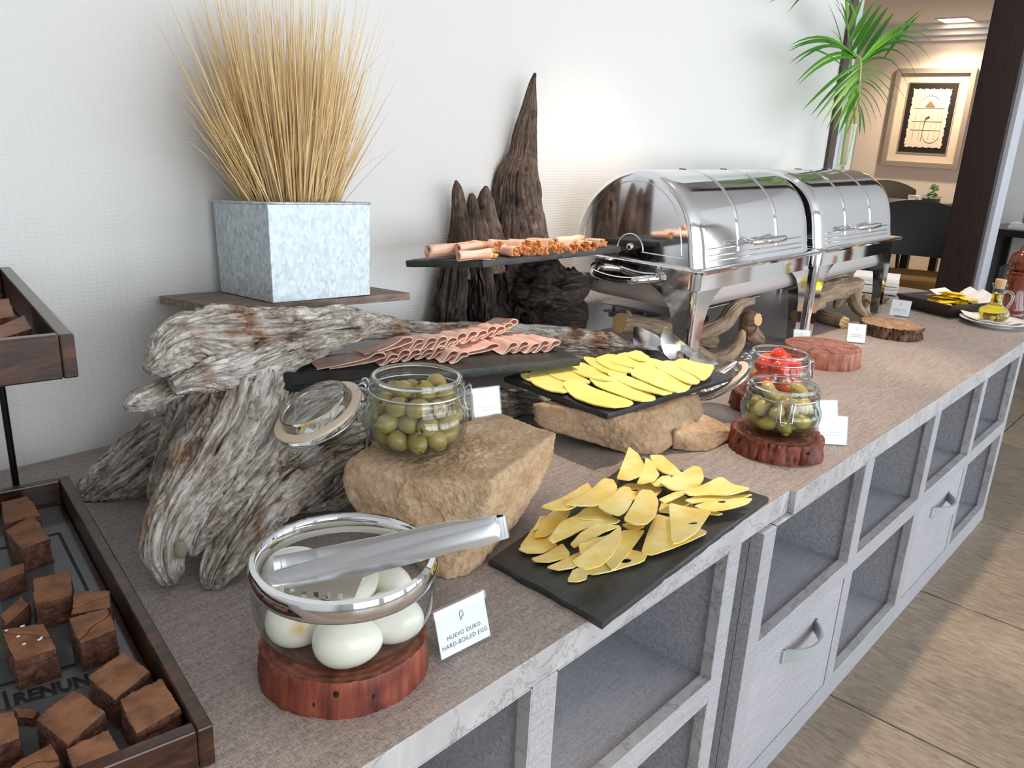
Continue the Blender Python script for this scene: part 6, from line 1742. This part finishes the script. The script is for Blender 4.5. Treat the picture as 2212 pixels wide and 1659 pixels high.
# framed artwork
XW = X1
def yz(px, py): p = at(px, py, x=XW - .03); return p[1], p[2]
(y1, zt), (y0, zb_) = yz(1955, 148), yz(2065, 366)
y1 = (yz(1955, 148)[0] + yz(1888, 357)[0]) / 2; y0 = (yz(2117, 140)[0] + yz(2065, 366)[0]) / 2
art = thing('framed_artwork', 'abstract paper relief in a silver frame on the dining room wall', 'picture', (XW - .02, (y0 + y1) / 2, zb_))
W_, H_ = y1 - y0, zt - zb_
def fr(a, b, nm, mat, x0, x1):
    m = MB(); ya, yb_, za, zb2 = y0 + a * H_, y1 - a * H_, zb_ + a * H_, zt - a * H_
    yc, yd, zc_, zd = y0 + b * H_, y1 - b * H_, zb_ + b * H_, zt - b * H_
    m.box(XW - x1, XW - x0, ya, yc, za, zb2); m.box(XW - x1, XW - x0, yd, yb_, za, zb2); m.box(XW - x1, XW - x0, yc, yd, za, zc_); m.box(XW - x1, XW - x0, yc, yd, zd, zb2)
    return m.build(nm, M[mat], art, smooth=0)
fr(0, .05, 'frame', 'frame_silver', .001, .05)
MB().box(XW - .012, XW - .001, y0 + .05 * H_, y1 - .05 * H_, zb_ + .05 * H_, zt - .05 * H_).build('mat', M['mat_cream'], art, smooth=0)
fr(.135, .145, 'inner_bevel', 'frame_silver', .012, .018)
MB().box(XW - .018, XW - .012, y0 + .15 * H_, y1 - .15 * H_, zb_ + .15 * H_, zt - .15 * H_).build('backing', M['mat_black'], art, smooth=0)
n = 120; ed = []
for i in range(n):
    t_ = i / n * 4; s_ = int(t_); u = t_ - s_
    a_, b_ = [(u, 0), (1, u), (1 - u, 1), (0, 1 - u)][s_]
    k = .205 + .006 * math.sin(i * 2.7) + .004 * math.sin(i * 5.1)
    ed.append((XW - .0185, y0 + k * H_ + a_ * (W_ - 2 * k * H_), zb_ + k * H_ + b_ * (H_ - 2 * k * H_)))
MB().prism(ed, (-.005, 0, 0)).build('paper', M['art_paper'], art, smooth=0)
AP = lambda u, v: (XW - .0245, y1 - .21 * H_ - u * (W_ - .42 * H_), zt - .21 * H_ - v * (H_ - .42 * H_))
m = MB()
for u in (.18, .34, .62, .78, .9): m.tube([AP(u, .42), AP(u, .86)], .004, 5)
for v in (.32, .55, .7): m.tube([AP(.08, v), AP(.92, v)], .004, 5)
m.tube([AP(.5 + .32 * math.cos(a), .32 - .22 * math.sin(a)) for a in np.linspace(0, math.pi, 16)], .004, 5)
m.tube([AP(.68 + .22 * math.cos(a), .78 + .14 * math.sin(a)) for a in np.linspace(0, math.pi, 16)], .004, 5)
m.build('relief_lines', M['art_relief'], art, smooth=60)
m = MB(); m.prism([AP(.38, .30), AP(.5, .19), AP(.66, .30)], (-.004, 0, 0)); m.tube([AP(.55, .46), AP(.46, .50), AP(.44, .60), AP(.42, .9)], [.014, .012, .006, .004], 6)
m.build('gold_marks', M['art_gold'], art, smooth=40)
# side table with plant beyond the pillar
sx_, sy_ = at(2150, 498, z=.70)[:2]
stb = thing('side_table', 'tall black side table against the white partition', 'table', (4.98, .36, 0.0005))
MB().box(4.74, 5.18, .16, .64, .665, .70).build('table_top', M['table_dark'], stb, smooth=0, bevel=.002)
for a, b in ((4.76, .18), (4.76, .60), (5.14, .18), (5.14, .60)): MB().box(a, a + .04, b - .01, b + .03, .0005, .6645).build('leg', M['chair_black'], stb, smooth=0)
MB().box(4.80, 5.16, .62, .63, .10, .66).build('side_panel', M['chair_black'], stb, smooth=0)
m = MB(); m.box(4.80, 4.95, .40, .55, .7005, .716); m.box(4.805, 4.945, .405, .545, .716, .731); tag(m.build('book_stack', M['paper_white'], smooth=0, bevel=.001), 'two pale books stacked on the tall black side table', 'books')
plant_pot((4.875, .455, .7315), .045, 'small green plant in a glass cube on the stacked books', 30)
arm_chair((4.22, .12, .0005), -1.9, 'dark brown armchair behind the pepper mill')
